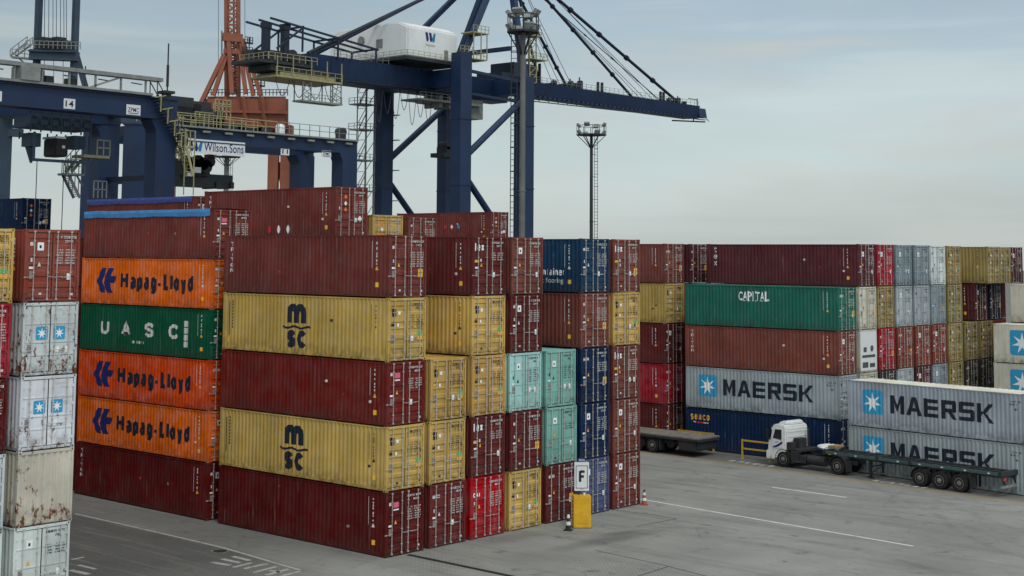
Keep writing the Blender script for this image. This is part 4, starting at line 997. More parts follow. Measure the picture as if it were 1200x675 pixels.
b.bar((XM+1.5, 231.6, 48), (XM+1.5, 231.6, 50.2), .18); b.bar((XM+1.5, 231.6, 49.9), (XM+1.5, 228, 49.9), .16)
b.bar((XM+1.5, 233.9, 46.6), (XM+1.5, 236.5, 45.2), .12); b.bar((XM-1, 225, 44.7), (XM+2.4, 233.5, 44.8), .3); b.bar((XM+1.5, 230, 44.8), (XM+1.5, 230, 45.6), .2)
wb(b, 'boom_fittings', DSTEEL, qc)
# machine house
b = MB(); zb = 48.9; hp = [(-155.0, zb), (-134.0, zb), (-134.0, zb+5.5), (-136.5, zb+6.5), (-152.5, zb+6.5), (-155.0, zb+5.5)]
b.prism(hp, lambda a, z, t_: (a, t_, z), 132.1, 145.2); hs_ = wb(b, 'machine_house', HOUSEW, qc, bevel=.3)
b = MB(); b.box(-155.5, 131.4, 48.3, -133.3, 146.0, 48.88); wb(b, 'house_platform', DSTEEL, qc)
b = MB(); rail(b, (-133.35, 131.5, 48.88), (-133.35, 145.9, 48.88), 1.1, 10, .06); rail(b, (-154.5, 131.45, 48.88), (-133.4, 131.45, 48.88), 1.1, 14, .06); wb(b, 'platform_rail', YRAIL, qc)
b = MB(); b.box(-134.02, 141.6, 49.0, -133.95, 142.6, 51.0); b.box(-142, 131.98, 51, -140.4, 132.12, 52.6); b.tube((-146, 131.8, 52.8), (-146, 132.08, 52.8), .8, 14); wb(b, 'house_door', GSTEEL, qc, parent=hs_)
fl = Flat()
def emblem(fl, u, v, s, ma, mb_):
    for k in range(2): fl.poly([(u+k*.62*s, v+s), (u+(k*.62+.42)*s, v+s), (u+(k*.62+.62)*s, v+.25*s), (u+(k*.62+.50)*s, v), (u+(k*.62+.26)*s, v)], ma if k == 0 else ma)
    fl.poly([(u+1.26*s, v), (u+1.62*s, v), (u+1.80*s, v+s), (u+1.46*s, v+s), (u+1.22*s, v+.35*s)], mb_)
D_SEA = decal('emblem_teal', (.01, .17, .36), .05)
emblem(fl, 0, 1.0, 1.3, D_NAVY, D_SEA); fl.text('Wilson.Sons', .1, .3, 2.1, .36, D_GREY, 0)
l = qc.location; me = fl.onto('emblem', lambda a, b_, z: (-133.97-l.x, 136.6+a*1.15-l.y, 50.9+b_*1.25)); link('emblem', me, hs_)
# back platform: winches, posts, rods, hanging yellow maintenance deck
b = MB(); b.box(XM-4, 101.2, 44.9, XM+3.4, 113, 45.4); b.box(XM-3.4, 103.6, 45.5, XM-1.0, 107, 47.6); b.box(XM-.4, 104, 45.5, XM+2.6, 112, 47.2)
for k in range(5): b.tube((XM-3+1.3*k, 108.6, 46.6), (XM-2.1+1.3*k, 108.6, 46.6), 1.1, 14)
b.box(XM-3, 104, 43.8, XM+3, 117, 44.8); wb(b, 'winch_deck', DSTEEL, qc)
for (x, y) in ((XM+1.5, 104.0), (XM+2.3, 107.4)):
    b = MB(); b.box(x-.55, y-.55, 45.5, x+.55, y+.55, 51.4); b.box(x-.68, y-.68, 50.9, x+.68, y+.68, 51.9); wb(b, 'winch_post', CRANE_D, qc)
b = MB(); zt = 52.4
for x in (XM-3.2, XM+.2, XM+3.2): b.bar((x, 103.5, zt), (x, 128, zt-2.6), .32)
for y, dz in ((110.5, .6), (118.5, 1.6), (127.5, 2.55)):
    b.bar((XM-3.4, y, zt-dz), (XM+3.4, y, zt-dz), .3)
    for x in (XM-3.2, XM+3.2): b.bar((x, y, 47.5), (x, y, zt-dz), .26)
b.bar((XM+3.2, 105, 47.5), (XM+3.2, 110.5, 51.6), .3); b.bar((XM-3.2, 105, 47.5), (XM-3.2, 110.5, 51.6), .3); wb(b, 'roof_frame', CRANE_D, qc)
b = MB(); rail(b, (XM+3.6, 103, 45.5), (XM+3.6, 113.5, 45.5), 1.2, 8, .09); rail(b, (XM-4, 102.9, 45.5), (XM+3.6, 102.9, 45.5), 1.2, 6, .09); wb(b, 'platform_rail', YRAIL, qc)
b = MB(); b.box(XM-3.2, 104.4, 42.7, XM+3.9, 119.0, 43.0); b.box(XM-3.0, 106, 43.02, XM+3.0, 118, 43.7); wb(b, 'maintenance_deck', YRAIL, qc)
b = MB(); rail(b, (XM+3.9, 104.4, 43.0), (XM+3.9, 119, 43.0), 1.4, 9, .08)
for y in (104.6, 108, 112, 115.5, 118.8): b.bar((XM+3.9, y, 43), (XM+3.9, y, 46.3), .13)
wb(b, 'deck_hanger', YRAIL, qc)
b = MB(); zc = 39.4; b.box(XM+1, 110.4, zc-.3, XM+3.6, 119.4, zc)
for y in (110.6, 112.4, 116.8, 119.2):
    for x in (XM+1.2, XM+3.4): b.bar((x, y, zc), (x, y, 42.75), .15)
rail(b, (XM+3.5, 110.5, zc), (XM+3.5, 119.3, zc), 1.1, 7, .08)
for y0, y1 in ((110.6, 112.4), (116.8, 119.2)):
    for k in range(3): z = zc+k*1.0; b.bar((XM+3.4, y0, z), (XM+3.4, y1, z+1.0), .10); b.bar((XM+3.4, y1, z), (XM+3.4, y0, z+1.0), .10)
wb(b, 'hanging_cage', GSTEEL, qc)
b = MB()
for k in range(11):
    y0 = 120.5+2.1*k if k > 3 else 106+3.6*k; wd = 2.0 if k > 3 else 3.4; dp = (6.2, 4.6, 5.4, 3.6)[k % 4] if k > 3 else 3.5
    pts = [Vector((XM+1.6, y0+wd*t_, 43.4-dp*(1-(2*t_-1)**2))) for t_ in [j/8 for j in range(9)]]; b.path(pts, .07, 4)
wb(b, 'festoon_cable', DSTEEL, qc)
# operator trolley under the girder
b = MB(); b.box(XM-3, 143.8, 41.9, XM+3, 156, 42.3); b.box(XM-2.4, 152.4, 39.6, XM+1.9, 157.2, 43.3)
for y in (145, 147.6, 149, 151): b.box(XM-2, y, 41.0 if y < 149 else 42.3, XM+2, y+.8, 43.3)
wb(b, 'trolley', GSTEEL, qc)
b = MB(); rail(b, (XM+3, 139, 42.3), (XM+3, 152, 42.3), 1.1, 9, .08); b.box(XM-2, 138.8, 41.9, XM+3.2, 143.79, 42.2); wb(b, 'trolley_rail', GSTEEL, qc)
b = MB()
for px in (521, 526): p0 = ux(px, 176, XM); b.tube((XM, p0.y, 42), (XM, p0.y, p0.z), .05, 4)
wb(b, 'spreader_rope', DSTEEL, qc)
b = MB(); 
p0 = ux(515, 184, XM); p1 = ux(545, 184, XM); y_ = p0.y; z_ = p0.z; yw = p1.y-p0.y
b.box(XM-2.4, y_, z_, XM+1.2, y_+yw, z_+.8); b.box(XM-1.8, y_+.15*yw, z_+.8, XM+.8, y_+.8*yw, z_+2.0); b.tube((XM-1.5, y_+.25*yw, z_+2.3), (XM+.8, y_+.25*yw, z_+2.3), .8, 12); b.bar((XM, y_+.7*yw, z_+1.8), (XM, y_+.8*yw, z_+3.2), .35); wb(b, 'spreader', DSTEEL, qc)
# stair tower beside the far land leg
b = MB(); x0, y0 = XF-1.0, YL-3.6
for dx in (-1.2, 1.2):
    for dy in (-1.2, 1.2): b.bar((x0+dx, y0+dy, 1), (x0+dx, y0+dy, 47), .16)
for k in range(15): z = 2+3*k; b.bar((x0-1.2, y0-1.2, z), (x0+1.2, y0-1.2, z+3), .10); b.bar((x0+1.2, y0-1.2, z), (x0-1.2, y0-1.2, z), .10); b.bar((x0+1.2, y0-1.2, z), (x0+1.2, y0+1.2, z+3), .10)
wb(b, 'lift_tower', GSTEEL, qc)
b = MB()
for k, z in enumerate((8, 13.8, 19.5, 25.2, 31.0, 36.8, 41.6)):
    b = MB(); b.box(x0-1.6, y0-3.0, z, x0+1.5, y0+1.2, z+.22); rail(b, (x0+1.5, y0-3.0, z+.2), (x0+1.5, y0+1.1, z+.2), 1.1, 3, .09); rail(b, (x0-1.6, y0-3.0, z+.2), (x0+1.5, y0-3.0, z+.2), 1.1, 2, .09)
    b.bar((x0+1.2, y0-3.0, z), (x0+1.2, y0-.9, z+3.6), .14); b.box(x0-.6, YL+1.5, z-1.6, x0+3.2, YL+2.3, z-1.45); wb(b, 'landing', GSTEEL, qc)
# light lattice and cabins on the boom hinge
b = MB(); y0 = 170.5; x0 = XN-8
for dx in (-1, 1):
    for dy in (-1, 1): b.bar((x0+dx, y0+dy, 48), (x0+dx, y0+dy, 57.5), .2)
for k in range(6): z = 48+1.6*k; b.bar((x0+1, y0-1, z), (x0+1, y0+1, z+1.6), .12); b.bar((x0+1, y0-1, z), (x0+1, y0+1, z), .12); b.bar((x0-1, y0-1, z), (x0+1, y0-1, z+1.6), .12)
b.box(x0-1.6, y0-2.6, 57.4, x0+1.6, y0+2.0, 57.7); rail(b, (x0+1.6, y0-2.6, 57.7), (x0+1.6, y0+2, 57.7), 1.2, 4, .1); b.box(x0-1.4, y0-1.2, 52.6, x0+2, y0+3.4, 52.8); rail(b, (x0+2, y0-1.2, 52.8), (x0+2, y0+3.4, 52.8), 1.1, 4, .1)
wb(b, 'hinge_tower', YRAIL, qc)
b = MB(); b.box(XM-3, 164.6, 48.05, XM+3.2, 172, 51.6); b.box(XM-3, 160.5, 47.7, XM+3.6, 164.3, 49.2); wb(b, 'hinge_house', CRANE_D, qc, bevel=.1)
b = MB(); b.bar((XN, YL+1.5, 47.2), (XN, YS+.5, 46.4), .7, .5); b.bar((XN, YL+1.5, 43.0), (XN, YS+.5, 42.5), .5, .4); wb(b, 'side_tie', CRANE, qc)
b = MB(); rail(b, (XN+1.2, YL-1.6, 50.3), (XN+1.2, YL+1.6, 50.3), 1.1, 3, .09); b.box(XN-2, YL+1.55, 49.2, XN+1.4, YL+5.4, 49.4); rail(b, (XN+1.4, YL+1.6, 49.4), (XN+1.4, YL+5.4, 49.4), 1.2, 4, .09); b.box(XN-2, YL+1.8, 54.2, XN+1.2, YL+6, 54.4); rail(b, (XN+1.2, YL+1.8, 54.4), (XN+1.2, YL+6, 54.4), 1.2, 4, .09)
for dy in (2.0, 4.0, 5.6): b.bar((XN+1.1, YL+dy, 49.4), (XN+1.1, YL+dy, 54.2), .16)
wb(b, 'top_platform', YRAIL, qc)

# --- second quay crane, far behind the yard crane: only its mast, beam and one leg show
DQ = 215.0
P_ = lambda px, py, dd=0.0: ud(px, py, DQ+dd)
c0 = P_(60, 120); q2 = thing('quay_crane', 'grey-blue mast of a far quay crane rising behind the yard crane numbered 14', 'crane', (c0.x, c0.y, 0), 0, 'quay cranes')
b = MB()
for px in (41, 85):
    p, q_ = P_(px, 128), P_(px, -70); b.bar(p, Vector((p.x, p.y, q_.z)), .85, .85, up=(1, 0, 0))
wb(b, 'mast', CRANE_G, q2)
b = MB(); p, q_ = P_(36, 64), P_(91, 66); b.bar(p, q_, 1.6, 1.5); b.bar(P_(36, 60.5), P_(91, 62), 2.6, .2); p, q_ = P_(90, 66, 6), P_(103, 112, 6); b.bar(p, q_, .9, .9); wb(b, 'cross_beam', CRANE_G, q2)
b = MB(); rail(b, P_(30, 56, -1.5), P_(94, 58, -1.5), 1.1, 12, .09); wb(b, 'handrail', GSTEEL, q2)
b = MB(); b.bar(P_(14, 67), P_(36, 69), 1.4, .25); rail(b, P_(14, 66, -.7), P_(36, 68, -.7), 1.1, 3, .10); stairs(b, P_(15, 66), P_(35, 51), .9, (0, 1, 0), 8, .12); b.bar(P_(22, 68), P_(35, 80), .2); wb(b, 'landing', GSTEEL, q2)
b = MB()
for px in (48, 52, 57, 62, 66, 71, 75, 78): b.tube(P_(px, 56), P_(px*.94+4, -60), .055, 4)
for px in (50, 55, 61, 68, 76): b.box(*(P_(px, 61)-Vector((.8, .8, 0))), *(P_(px, 61)+Vector((.8, .8, 1.2+.5*(px % 3)))))
for px in (52, 63, 74): b.tube(P_(px, 68), P_(px, 110), .05, 4)
wb(b, 'hoist_rope', DSTEEL, q2)
b = MB(); b.bar(P_(-160, 98), P_(190, 136), 4, 3.4); wb(b, 'girder', CRANE_G, q2)
for px in (4, 118):
    b = MB(); p = P_(px, 140); b.box(p.x-1.0, p.y-1.0, 0, p.x+1.0, p.y+1.0, p.z+2); wb(b, 'leg', CRANE_G, q2)
b = MB(); b.bar(P_(-40, 153), P_(26, 156), 1.2, 1.2); wb(b, 'tie_beam', CRANE_G, q2)

# --- rubber-tyred yard cranes straddling the stacks
def yard_crane(label, XA_, XB_, Y1, Y0, zt, dep, legw, nlab, plates):
    t = thing('yard_crane', label, 'crane', ((XA_+XB_)/2, (Y0+Y1)/2, 0), 0, 'yard cranes over the stacks')
    lw, ld = legw
    for x in (XA_, XB_):
        b = MB(); b.box(x-.75, Y0, zt-dep, x+.75, Y1, zt); b.box(x-.85, Y0-.1, zt-.10, x+.85, Y1+.1, zt+.04); b.box(x-.82, Y0+lw, zt-dep-.05, x+.82, Y1-lw, zt-dep+.06)
        wb(b, 'beam', CRANE, t)
        for y0, y1 in ((Y0, Y0+lw), (Y1-lw, Y1)):
            b = MB(); d = ld/2; s = 1 if y0 > (Y0+Y1)/2 else -1; yi, yo = (y0, y1) if s > 0 else (y1, y0)
            b.prism([(yi, 1.6), (yo, 1.6), (yo, zt-dep), (yi-s*.45, zt-dep), (yi-s*.42, zt-dep-.15), (yi-s*.06, zt-dep-.75), (yi, zt-dep-1.0)], lambda a, z, q_: (q_, a, z), x-d, x+d)
            wb(b, 'leg', CRANE, t, smooth=False)
            b = MB(); b.box(x-1.7, min(yi, yo)+.2, .75, x+1.7, max(yi, yo)-.2, 1.6); wb(b, 'bogie', DSTEEL, t)
            for dx in (-1.0, 1.0):
                b = MB(); b.lathe([(.3, -.28), (.70, -.26), (.75, -.1), (.75, .1), (.70, .26), (.3, .28)], (x+dx, (yi+yo)/2, .755), 'y', 18); wb(b, 'wheel', TYRE, t)
    for y in (Y0+lw/2, Y1-lw/2):
        b = MB(); b.bar((XA_-ld/2, y, zt-dep-4.2), (XB_+ld/2, y, zt-dep-4.2), .35); b.bar((XA_-.75, y, zt-.5), (XB_+.75, y, zt-.5), .7, .9); b.bar((XA_, y, 2.4), (XB_, y, 2.4), .8, 1.1); wb(b, 'tie_beam', CRANE_D, t)
    return t
Z14 = 24.75
y14 = yard_crane('dark blue yard crane numbered 14 with a rust-free cable tray along its beam'.replace('a rust-free', 'a'), -40.4, -47.6, 16.35, -9.8, Z14, 1.5, (1.7, 1.35), '14', None)
b = MB(); b.box(-40.1, -9.8, Z14+1.15, -39.4, 14.9, Z14+1.42); b.box(-40.9, -9.8, Z14+.05, -39.3, 14.0, Z14+.22)
for k in range(12): y = -9+2.05*k; b.bar((-39.6, y, Z14+.2), (-39.6, y, Z14+1.2), .12); b.bar((-40.0, y+.3, Z14+.22), (-40.0, y+.3, Z14+.9), .07)
b.bar((-39.6, 9.0, Z14+.2), (-39.6, 11.6, Z14+1.2), .12); wb(b, 'cable_tray', GSTEEL, y14)
b = MB()
for y in (5.4, 6.1, 7.9): b.box(-40.6, y-.3, Z14+.22, -39.9, y+.3, Z14+.75+.3*(y < 6))
for k in range(5): y = 2+2.7*k; b.bar((-40.3, y, Z14+.95), (-40.3, y+.9, Z14+.9), .07)
wb(b, 'beam_fittings', DSTEEL, y14)
b = MB(); b.box(-40.5, 3.6, Z14+.23, -39.2, 5.0, Z14+1.14); wb(b, 'switch_box', GSTEEL, y14)
b = MB(); stairs(b, (-39.4, 14.1, Z14+.1), (-39.4, 16.6, Z14-3.4), .9, (1, 0, 0), 16, .07); wb(b, 'stairs', DSTEEL, y14)
b = MB()
for k in range(4): y = 14.9+.62*k; z = Z14-1.1-.83*k+.0; b.bar((-38.9, y-1.0, z+1.0), (-38.9, y-.1, z+1.2), .07); b.bar((-38.9, y-.5, z), (-38.9, y-.5, z+1.1), .07)
b.box(-39.9, 16.45, Z14-3.55, -38.8, 17.4, Z14-3.4); rail(b, (-38.8, 16.5, Z14-3.4), (-38.8, 17.4, Z14-3.4), 1.1, 2, .05); stairs(b, (-39.2, 16.6, Z14-3.4), (-39.2, 17.3, Z14-5.6), .8, (1, 0, 0), 8, .05)
for y in (16.5, 17.35): b.bar((-38.8, y, Z14-7), (-38.8, y, Z14-2.3), .06)
wb(b, 'yellow_landing', YRAIL, y14)
b = MB(); b.tube((-40.4, 15.9, Z14), (-40.4, 15.9, Z14+.5), .35, 12); b.box(-40.9, 15.4, Z14+.42, -39.9, 16.3, Z14+.62); b.tube((-40.6, 16.1, Z14+.6), (-40.6, 16.1, Z14+4.2), .06, 6); b.tube((-40.6, 16.1, Z14+1.0), (-40.6, 16.1, Z14+2.6), .11, 6); wb(b, 'antenna', DSTEEL, y14); b = MB(); b.tube((-46, 12.6, Z14), (-46, 12.6, Z14+2.6), .05, 6); wb(b, 'antenna', DSTEEL, y14)
def plate_at(root, x, px0, py0, px1, py1, body, w_, bold=.02, m=None, parts=None, name='number_plate', ratio=.62):
    a = ux(px0, py1, x); c_ = ux(px1, py1, x); d = ux(px0, py0, x); y0, y1 = a.y, c_.y
    sign(root, name, body, w_, bold, (x, y0, a.z), (0, y1-y0, 0), (0, 0, d.z-a.z), m, parts, ratio)
plate_at(y14, -39.60, 74.5, 115, 88, 127, '14', .70, .02)
plate_at(y14, -39.60, 148, 122, 164.5, 134, 'ZPMC', .80, .01, D_NAVY, lambda f: f.rect(.15, .12, .7, .08, D_NAVY), ratio=.42)
plate_at(y14, -39.60, -8, 106, 2, 118, None, .7)
# its trolley with the driver's cabin
tx = -44.0; b = MB()
Q = lambda px, py: ux(px, py, tx)
a, c_ = Q(22, 140), Q(97, 140); y0, y1 = a.y, c_.y; zt_ = a.z
b.box(tx-1.0, y0, zt_-.55, tx+1.0, y1, zt_-.35)
for k in range(6): y = y0+.3+k*(y1-y0-.8)/5; b.box(tx-1.2+.5*(k % 2), y, zt_-.35, tx+1.1, y+.45, zt_+.25+.22*(k % 3))
for k in range(7): y = y0+.15+k*(y1-y0-.3)/6; b.bar((tx+1.35, y, zt_-.9), (tx+1.35, y, zt_+.5), .08)
b.bar((tx+1.35, y0, zt_+.5), (tx+1.35, y1, zt_+.5), .08)
wb(b, 'trolley', CRANE_G, y14)
b = MB(); q0, q1 = Q(26, 188), Q(91, 188); z0 = q0.z; b.bar((tx+1.5, q0.y, z0), (tx+1.5, q1.y, z0), .20); b.bar((tx+1.5, q0.y, z0), (tx+1.5, q0.y, zt_-.9), .14); b.bar((tx+1.5, q1.y, z0), (tx+1.5, q1.y, zt_-.9), .14)
for k in range(7): y = q0.y+(q1.y-q0.y)*k/6; b.bar((tx-.5, y, zt_-.8), (tx-.5, y, zt_-1.3-.2*(k % 3)), .09)
q2_ = Q(36, 160); b.box(tx-.6, q2_.y-.35, Q(36, 172).z, tx+.6, q2_.y+.45, zt_-.9); b.taper((tx, q2_.y, Q(36, 172).z), (tx, q2_.y+.1, Q(36, 191).z), .55, .5, .12, .12)
q3 = Q(86, 165); b.box(tx-.6, q3.y-.4, Q(86, 175).z, tx+.8, q3.y+.5, zt_-.9)
wb(b, 'hanging_frame', CRANE_G, y14)
b = MB(); q4, q5 = Q(52, 184), Q(68, 164); b.box(tx-.2, q4.y, q4.z, tx+1.4, q5.y, q5.z); cb = wb(b, 'driver_cabin', BLACK, y14, bevel=.08)
b = MB(); b.box(tx-.6, q4.y+.15, q5.z+.01, tx+1.2, q5.y-.1, q5.z+.16); b.box(tx+1.42, (q4.y+q5.y)/2+.0, (q4.z+q5.z)/2-.05, tx+1.44, (q4.y+q5.y)/2+.22, (q4.z+q5.z)/2+.15); wb(b, 'cabin_roof', WHITE, y14, parent=cb)
b = MB(); q6, q7 = Q(84, 182), Q(114, 182); b.box(tx, q6.y, q6.z-.2, tx+1.6, q7.y, q6.z); rail(b, (tx+1.6, (q6.y+q7.y)/2, q6.z), (tx+1.6, q7.y, q6.z), 1.1, 2, .07)
wb(b, 'yellow_platform', YRAIL, y14)
b = MB(); stairs(b, Q(92, 188), Q(80, 202), .8, (1, 0, 0), 8, .06); stairs(b, Q(76, 203), Q(90, 232), .8, (1, 0, 0), 14, .06); q8, q9 = Q(71, 203), Q(92, 203); b.box(tx-.4, q8.y, q8.z-.15, tx+.8, q9.y, q8.z); rail(b, (tx+.8, q8.y, q8.z), (tx+.8, q9.y, q8.z), 1.0, 3, .05); b.bar(Q(89, 204), Q(97, 218), .1)
q10, q11 = Q(97, 224), Q(112, 224); rail(b, (tx+1.4, q10.y, Q(97, 232).z), (tx+1.4, q11.y, Q(97, 232).z), 1.2, 3, .07); wb(b, 'stairs', GSTEEL, y14)
b = MB()
for px in (43.5, 75): p = Q(px, 188); b.tube((tx, p.y, p.z), (tx, p.y, p.z-6), .035, 4)
wb(b, 'hoist_rope', DSTEEL, y14)

Z11 = 25.75
y11 = yard_crane('blue yard crane numbered 11 with a white name board on its beam', -69.2, -76.3, 60.4, 31.9, Z11, 1.25, (2.1, 1.8), '11', None)
b = MB(); b.box(-70.2, 36, Z11+.05, -68.0, 60.3, Z11+.22)
for k in range(9): y = 37+2.7*k; b.box(-68.4, y, Z11-.35, -68.1, y+.9, Z11-.15)
wb(b, 'walkway', GSTEEL, y11)
b = MB(); rail(b, (-68.1, 32, Z11+.2), (-68.1, 49, Z11+.2), 1.2, 11, .075); rail(b, (-70.1, 34, Z11+.2), (-70.1, 48, Z11+.2), 1.2, 9, .07); wb(b, 'yellow_rail', YRAIL, y11)
b = MB(); rail(b, (-68.1, 49.2, Z11+.2), (-68.1, 60.3, Z11+.2), 1.2, 8, .06); wb(b, 'handrail', GSTEEL, y11)
b = MB(); b.tube((-69.4, 58.9, Z11+.2), (-69.4, 58.9, Z11+.9), .6, 12); b.tube((-69.9, 58.9, Z11+1.1), (-68.9, 58.9, Z11+1.1), .45, 12); wb(b, 'cable_wheel', DSTEEL, y11)
plate_at(y11, -68.42, 329, 173, 339, 181.5, '11', .66, .02)
plate_at(y11, -68.42, 377, 176, 388, 184, 'ZPMC', .80, .01, D_NAVY, lambda f: f.rect(.15, .12, .7, .08, D_NAVY), ratio=.42)
def wn_parts(f):
    f.text('Wilson.Sons', .275, .20, .70, .62, D_NAVY, .012); emblem_(f)
def emblem_(f):
    for k in range(2): f.poly([(.02+k*.075, .85), (.07+k*.075, .85), (.10+k*.075, .35), (.085+k*.075, .15), (.055+k*.075, .15)], D_NAVY)
    f.poly([(.185, .15), (.225, .15), (.255, .85), (.21, .85), (.175, .4)], D_SEA)
plate_at(y11, -68.42, 220, 162, 287, 179, None, .9, parts=wn_parts, name='name_board')
b = MB(); rnd = random.Random(4)
for k, (px, py, w_, h_) in enumerate(((203, 148, 3.0, 3.2), (215, 150, 2.4, 2.6), (228, 152, 2.2, 2.9), (241, 153, 2.6, 2.3), (209, 141, 2.0, 1.8), (247, 148, 1.6, 1.6), (262, 158, 3.4, 1.0), (284, 160, 3.0, .8), (300, 161, 2.2, .8))):
    p = ux(px, py+6, -71.5); b.box(p.x-1.4, p.y-w_/2, max(p.z, Z11+.05), p.x+1.2, p.y+w_/2, max(p.z, Z11+.05)+h_)
    for j in range(3): b.tube((p.x+.3+.3*j, p.y-w_*.3, p.z+h_*.5), (p.x+.3+.3*j, p.y+w_*.3, p.z+h_*.5), .28, 8)
wb(b, 'winch_machinery', DSTEEL, y11)
b = MB()
for px0, px1, py, h_ in ((228, 250, 146, 1.3), (250, 270, 138, 1.5), (252, 270, 131, 1.3)):
    a, c_ = ux(px0, py, -70.3), ux(px1, py, -70.3); rail(b, a, (a.x, c_.y, a.z), h_, 4, .09)
for px in (226, 234, 250, 258, 270): a = ux(px, 130 if px > 245 else 140, -70.3); b.bar((a.x, a.y, Z11), (a.x, a.y, a.z), .09)
wb(b, 'machinery_guard', YRAIL, y11)
wp = thing('white_tank', 'white drum standing on the beam of the yard crane numbered 11', 'tank', ux(328, 164, -70.4)); b = MB(); b.lathe([(.45, 0), (.5, .1), (.5, 1.1), (.42, 1.3), (.2, 1.4)], (0, 0, 0), 'z', 16); b.build('drum', HOUSEW, wp); wp.location.z = Z11+.05
# its yellow stair and trolley at the near end of the beam
b = MB(); X = -68.2
S_ = lambda px, py: ux(px, py, X)
stairs(b, S_(196, 148), S_(214, 184), .8, (1, 0, 0), 12, .08)
for px, p0, p1 in ((204, 128, 185), (211, 134, 188), (217, 150, 190)): a, c_ = S_(px, p0), S_(px, p1); b.bar(a, (a.x, a.y, c_.z), .09)
for py in (137, 146, 158, 172, 182): a, c_ = S_(203, py), S_(217, py); b.bar(a, (a.x, c_.y, a.z), .08)
wb(b, 'stairs', YRAIL, y11)
b = MB(); X2 = -72.5; T_ = lambda px, py: ux(px, py, X2); rnd = random.Random(11)
a, c_ = T_(203, 205), T_(236, 188); b.box(X2-2, a.y, a.z, X2+1.5, c_.y, c_.z); a, c_ = T_(203, 218), T_(266, 206); b.box(X2-1, a.y, a.z, X2+1, c_.y, c_.z-.0)
for k in range(7): px = 206+4.5*k; p = T_(px, 190+3*(k % 3)); b.tube((X2+1.5, p.y, p.z), (X2+2.0, p.y, p.z), .55+.25*rnd.random(), 10)
for px in (245, 262): a, c_ = T_(px, 219), T_(px+4, 214); b.box(X2-1.2, a.y, a.z-.2, X2+1.2, c_.y, c_.z)
wb(b, 'trolley', DSTEEL, y11)
b = MB(); a, c_ = T_(212, 203), T_(221, 197); b.box(X2+2.05, a.y, a.z, X2+2.1, c_.y, c_.z); a, c_ = T_(203, 207), T_(212, 202); b.box(X2+2.05, a.y, a.z, X2+2.1, c_.y, c_.z); wb(b, 'trolley_plate', WHITE, y11)
b = MB(); a, c_ = T_(232, 192), T_(238, 182); b.box(X2+1.0, a.y, a.z, X2+1.8, c_.y, c_.z); wb(b, 'red_cover', decal('red_cover', (.35, .05, .05)), y11)

# --- orange harbour crane in the distance
DO = 285.0
O_ = lambda px, py, dd=0.0: ud(px, py, DO+dd)
c0 = O_(285, 150); oc = thing('harbour_crane', 'rust-orange harbour crane with a lattice tower on a boxy gantry', 'crane', (c0.x, c0.y, 0))
b = MB(); V = [O_(240, 152, -4), O_(338, 152, -4), O_(338, 113, -4), O_(240, 113, -4)]; Vb = [O_(240, 152, 10), O_(338, 152, 10), O_(338, 113, 10), O_(240, 113, 10)]
b.add(V+Vb, [(0, 1, 2, 3), (7, 6, 5, 4), (0, 4, 5, 1), (1, 5, 6, 2), (2, 6, 7, 3), (3, 7, 4, 0)]); wb(b, 'gantry_house', ORANGE, oc, bevel=.5)
b = MB(); b.bar(O_(242, 130, -4.4), O_(337, 132, -4.4), .5, .5)
for px in (262, 284, 306): b.bar(O_(px, 113, -4.3), O_(px+5, 150, -4.3), .8, .8)
for px in (270, 282, 300): b.bar(O_(px, 140, -4.8), O_(px+10, 150, -4.8), .4)
wb(b, 'house_rib', ORANGE, oc)
for px0, px1 in ((316, 327), (331, 341), (196, 206)):
    b = MB(); p, q_ = O_(px0, 150), O_(px1, 150); b.bar(((p.x+q_.x)/2, (p.y+q_.y)/2, 0), ((p.x+q_.x)/2, (p.y+q_.y)/2, p.z), (q_-p).length, 2, up=_r); wb(b, 'leg', ORANGE, oc)
b = MB(); b.bar(O_(188, 156), O_(343, 156), 3, 3.0); b.bar(O_(327, 190), O_(333, 230), .7); wb(b, 'gantry_beam', ORANGE, oc)
b = MB()
for px, dd in ((265, -2), (280, -2), (267, 3), (279, 3)): b.bar(O_(px, 113, dd), O_(px-.5, -70, dd), .62, .62, up=_r)
wb(b, 'tower_post', ORANGE, oc)
b = MB()
for px0, py0, px1, py1 in ((236, 120, 263, 64), (306, 112, 284, 46), (272, 110, 268, 46), (288, 110, 282, 62), (250, 112, 265, 66), (297, 112, 283, 50)): b.bar(O_(px0, py0, -4), O_(px1, py1, -2.5), 1.0 if px0 in (236, 306) else .7, .8, up=_r)
wb(b, 'tower_strut', ORANGE, oc)
b = MB(); b.bar(O_(261, 43, -2.5), O_(284, 45, -2.5), .8, 1.6); b.bar(O_(262, 60, -2.5), O_(284, 61, -2.5), .6, .9)
for k in range(8):
    ya, yb = 42-13*k, 42-13*(k+1)
    for dd in (-2, 3):
        b.bar(O_(265, ya, dd), O_(280, yb, dd), .35); b.bar(O_(280, ya, dd), O_(265, yb, dd), .3); b.bar(O_(265, yb, dd), O_(280, yb, dd), .35)
for k in range(9): ya = 110-7*k; b.bar(O_(266, ya, 0), O_(280, ya-7, 0), .3); b.bar(O_(280, ya, 0), O_(266, ya-7, 0), .3); b.bar(O_(265, ya, -2), O_(280, ya, -2), .3)
wb(b, 'tower_lattice', ORANGE, oc)
b = MB(); b.tube(O_(274, 56, 1), O_(274, -60, 1), .22, 8); b.tube(O_(275, 108, 1), O_(276, 60, 1), .35, 10); wb(b, 'pipe', GSTEEL, oc)
b = MB()
for px in (256, 287): b.tube(O_(px, 80 if px < 260 else 60, -3), O_(px, -60, -3), .06, 4)
wb(b, 'hoist_rope', DSTEEL, oc)
b = MB(); rail(b, O_(243, 112, -4), O_(337, 112, -4), 1.2, 22, .12)
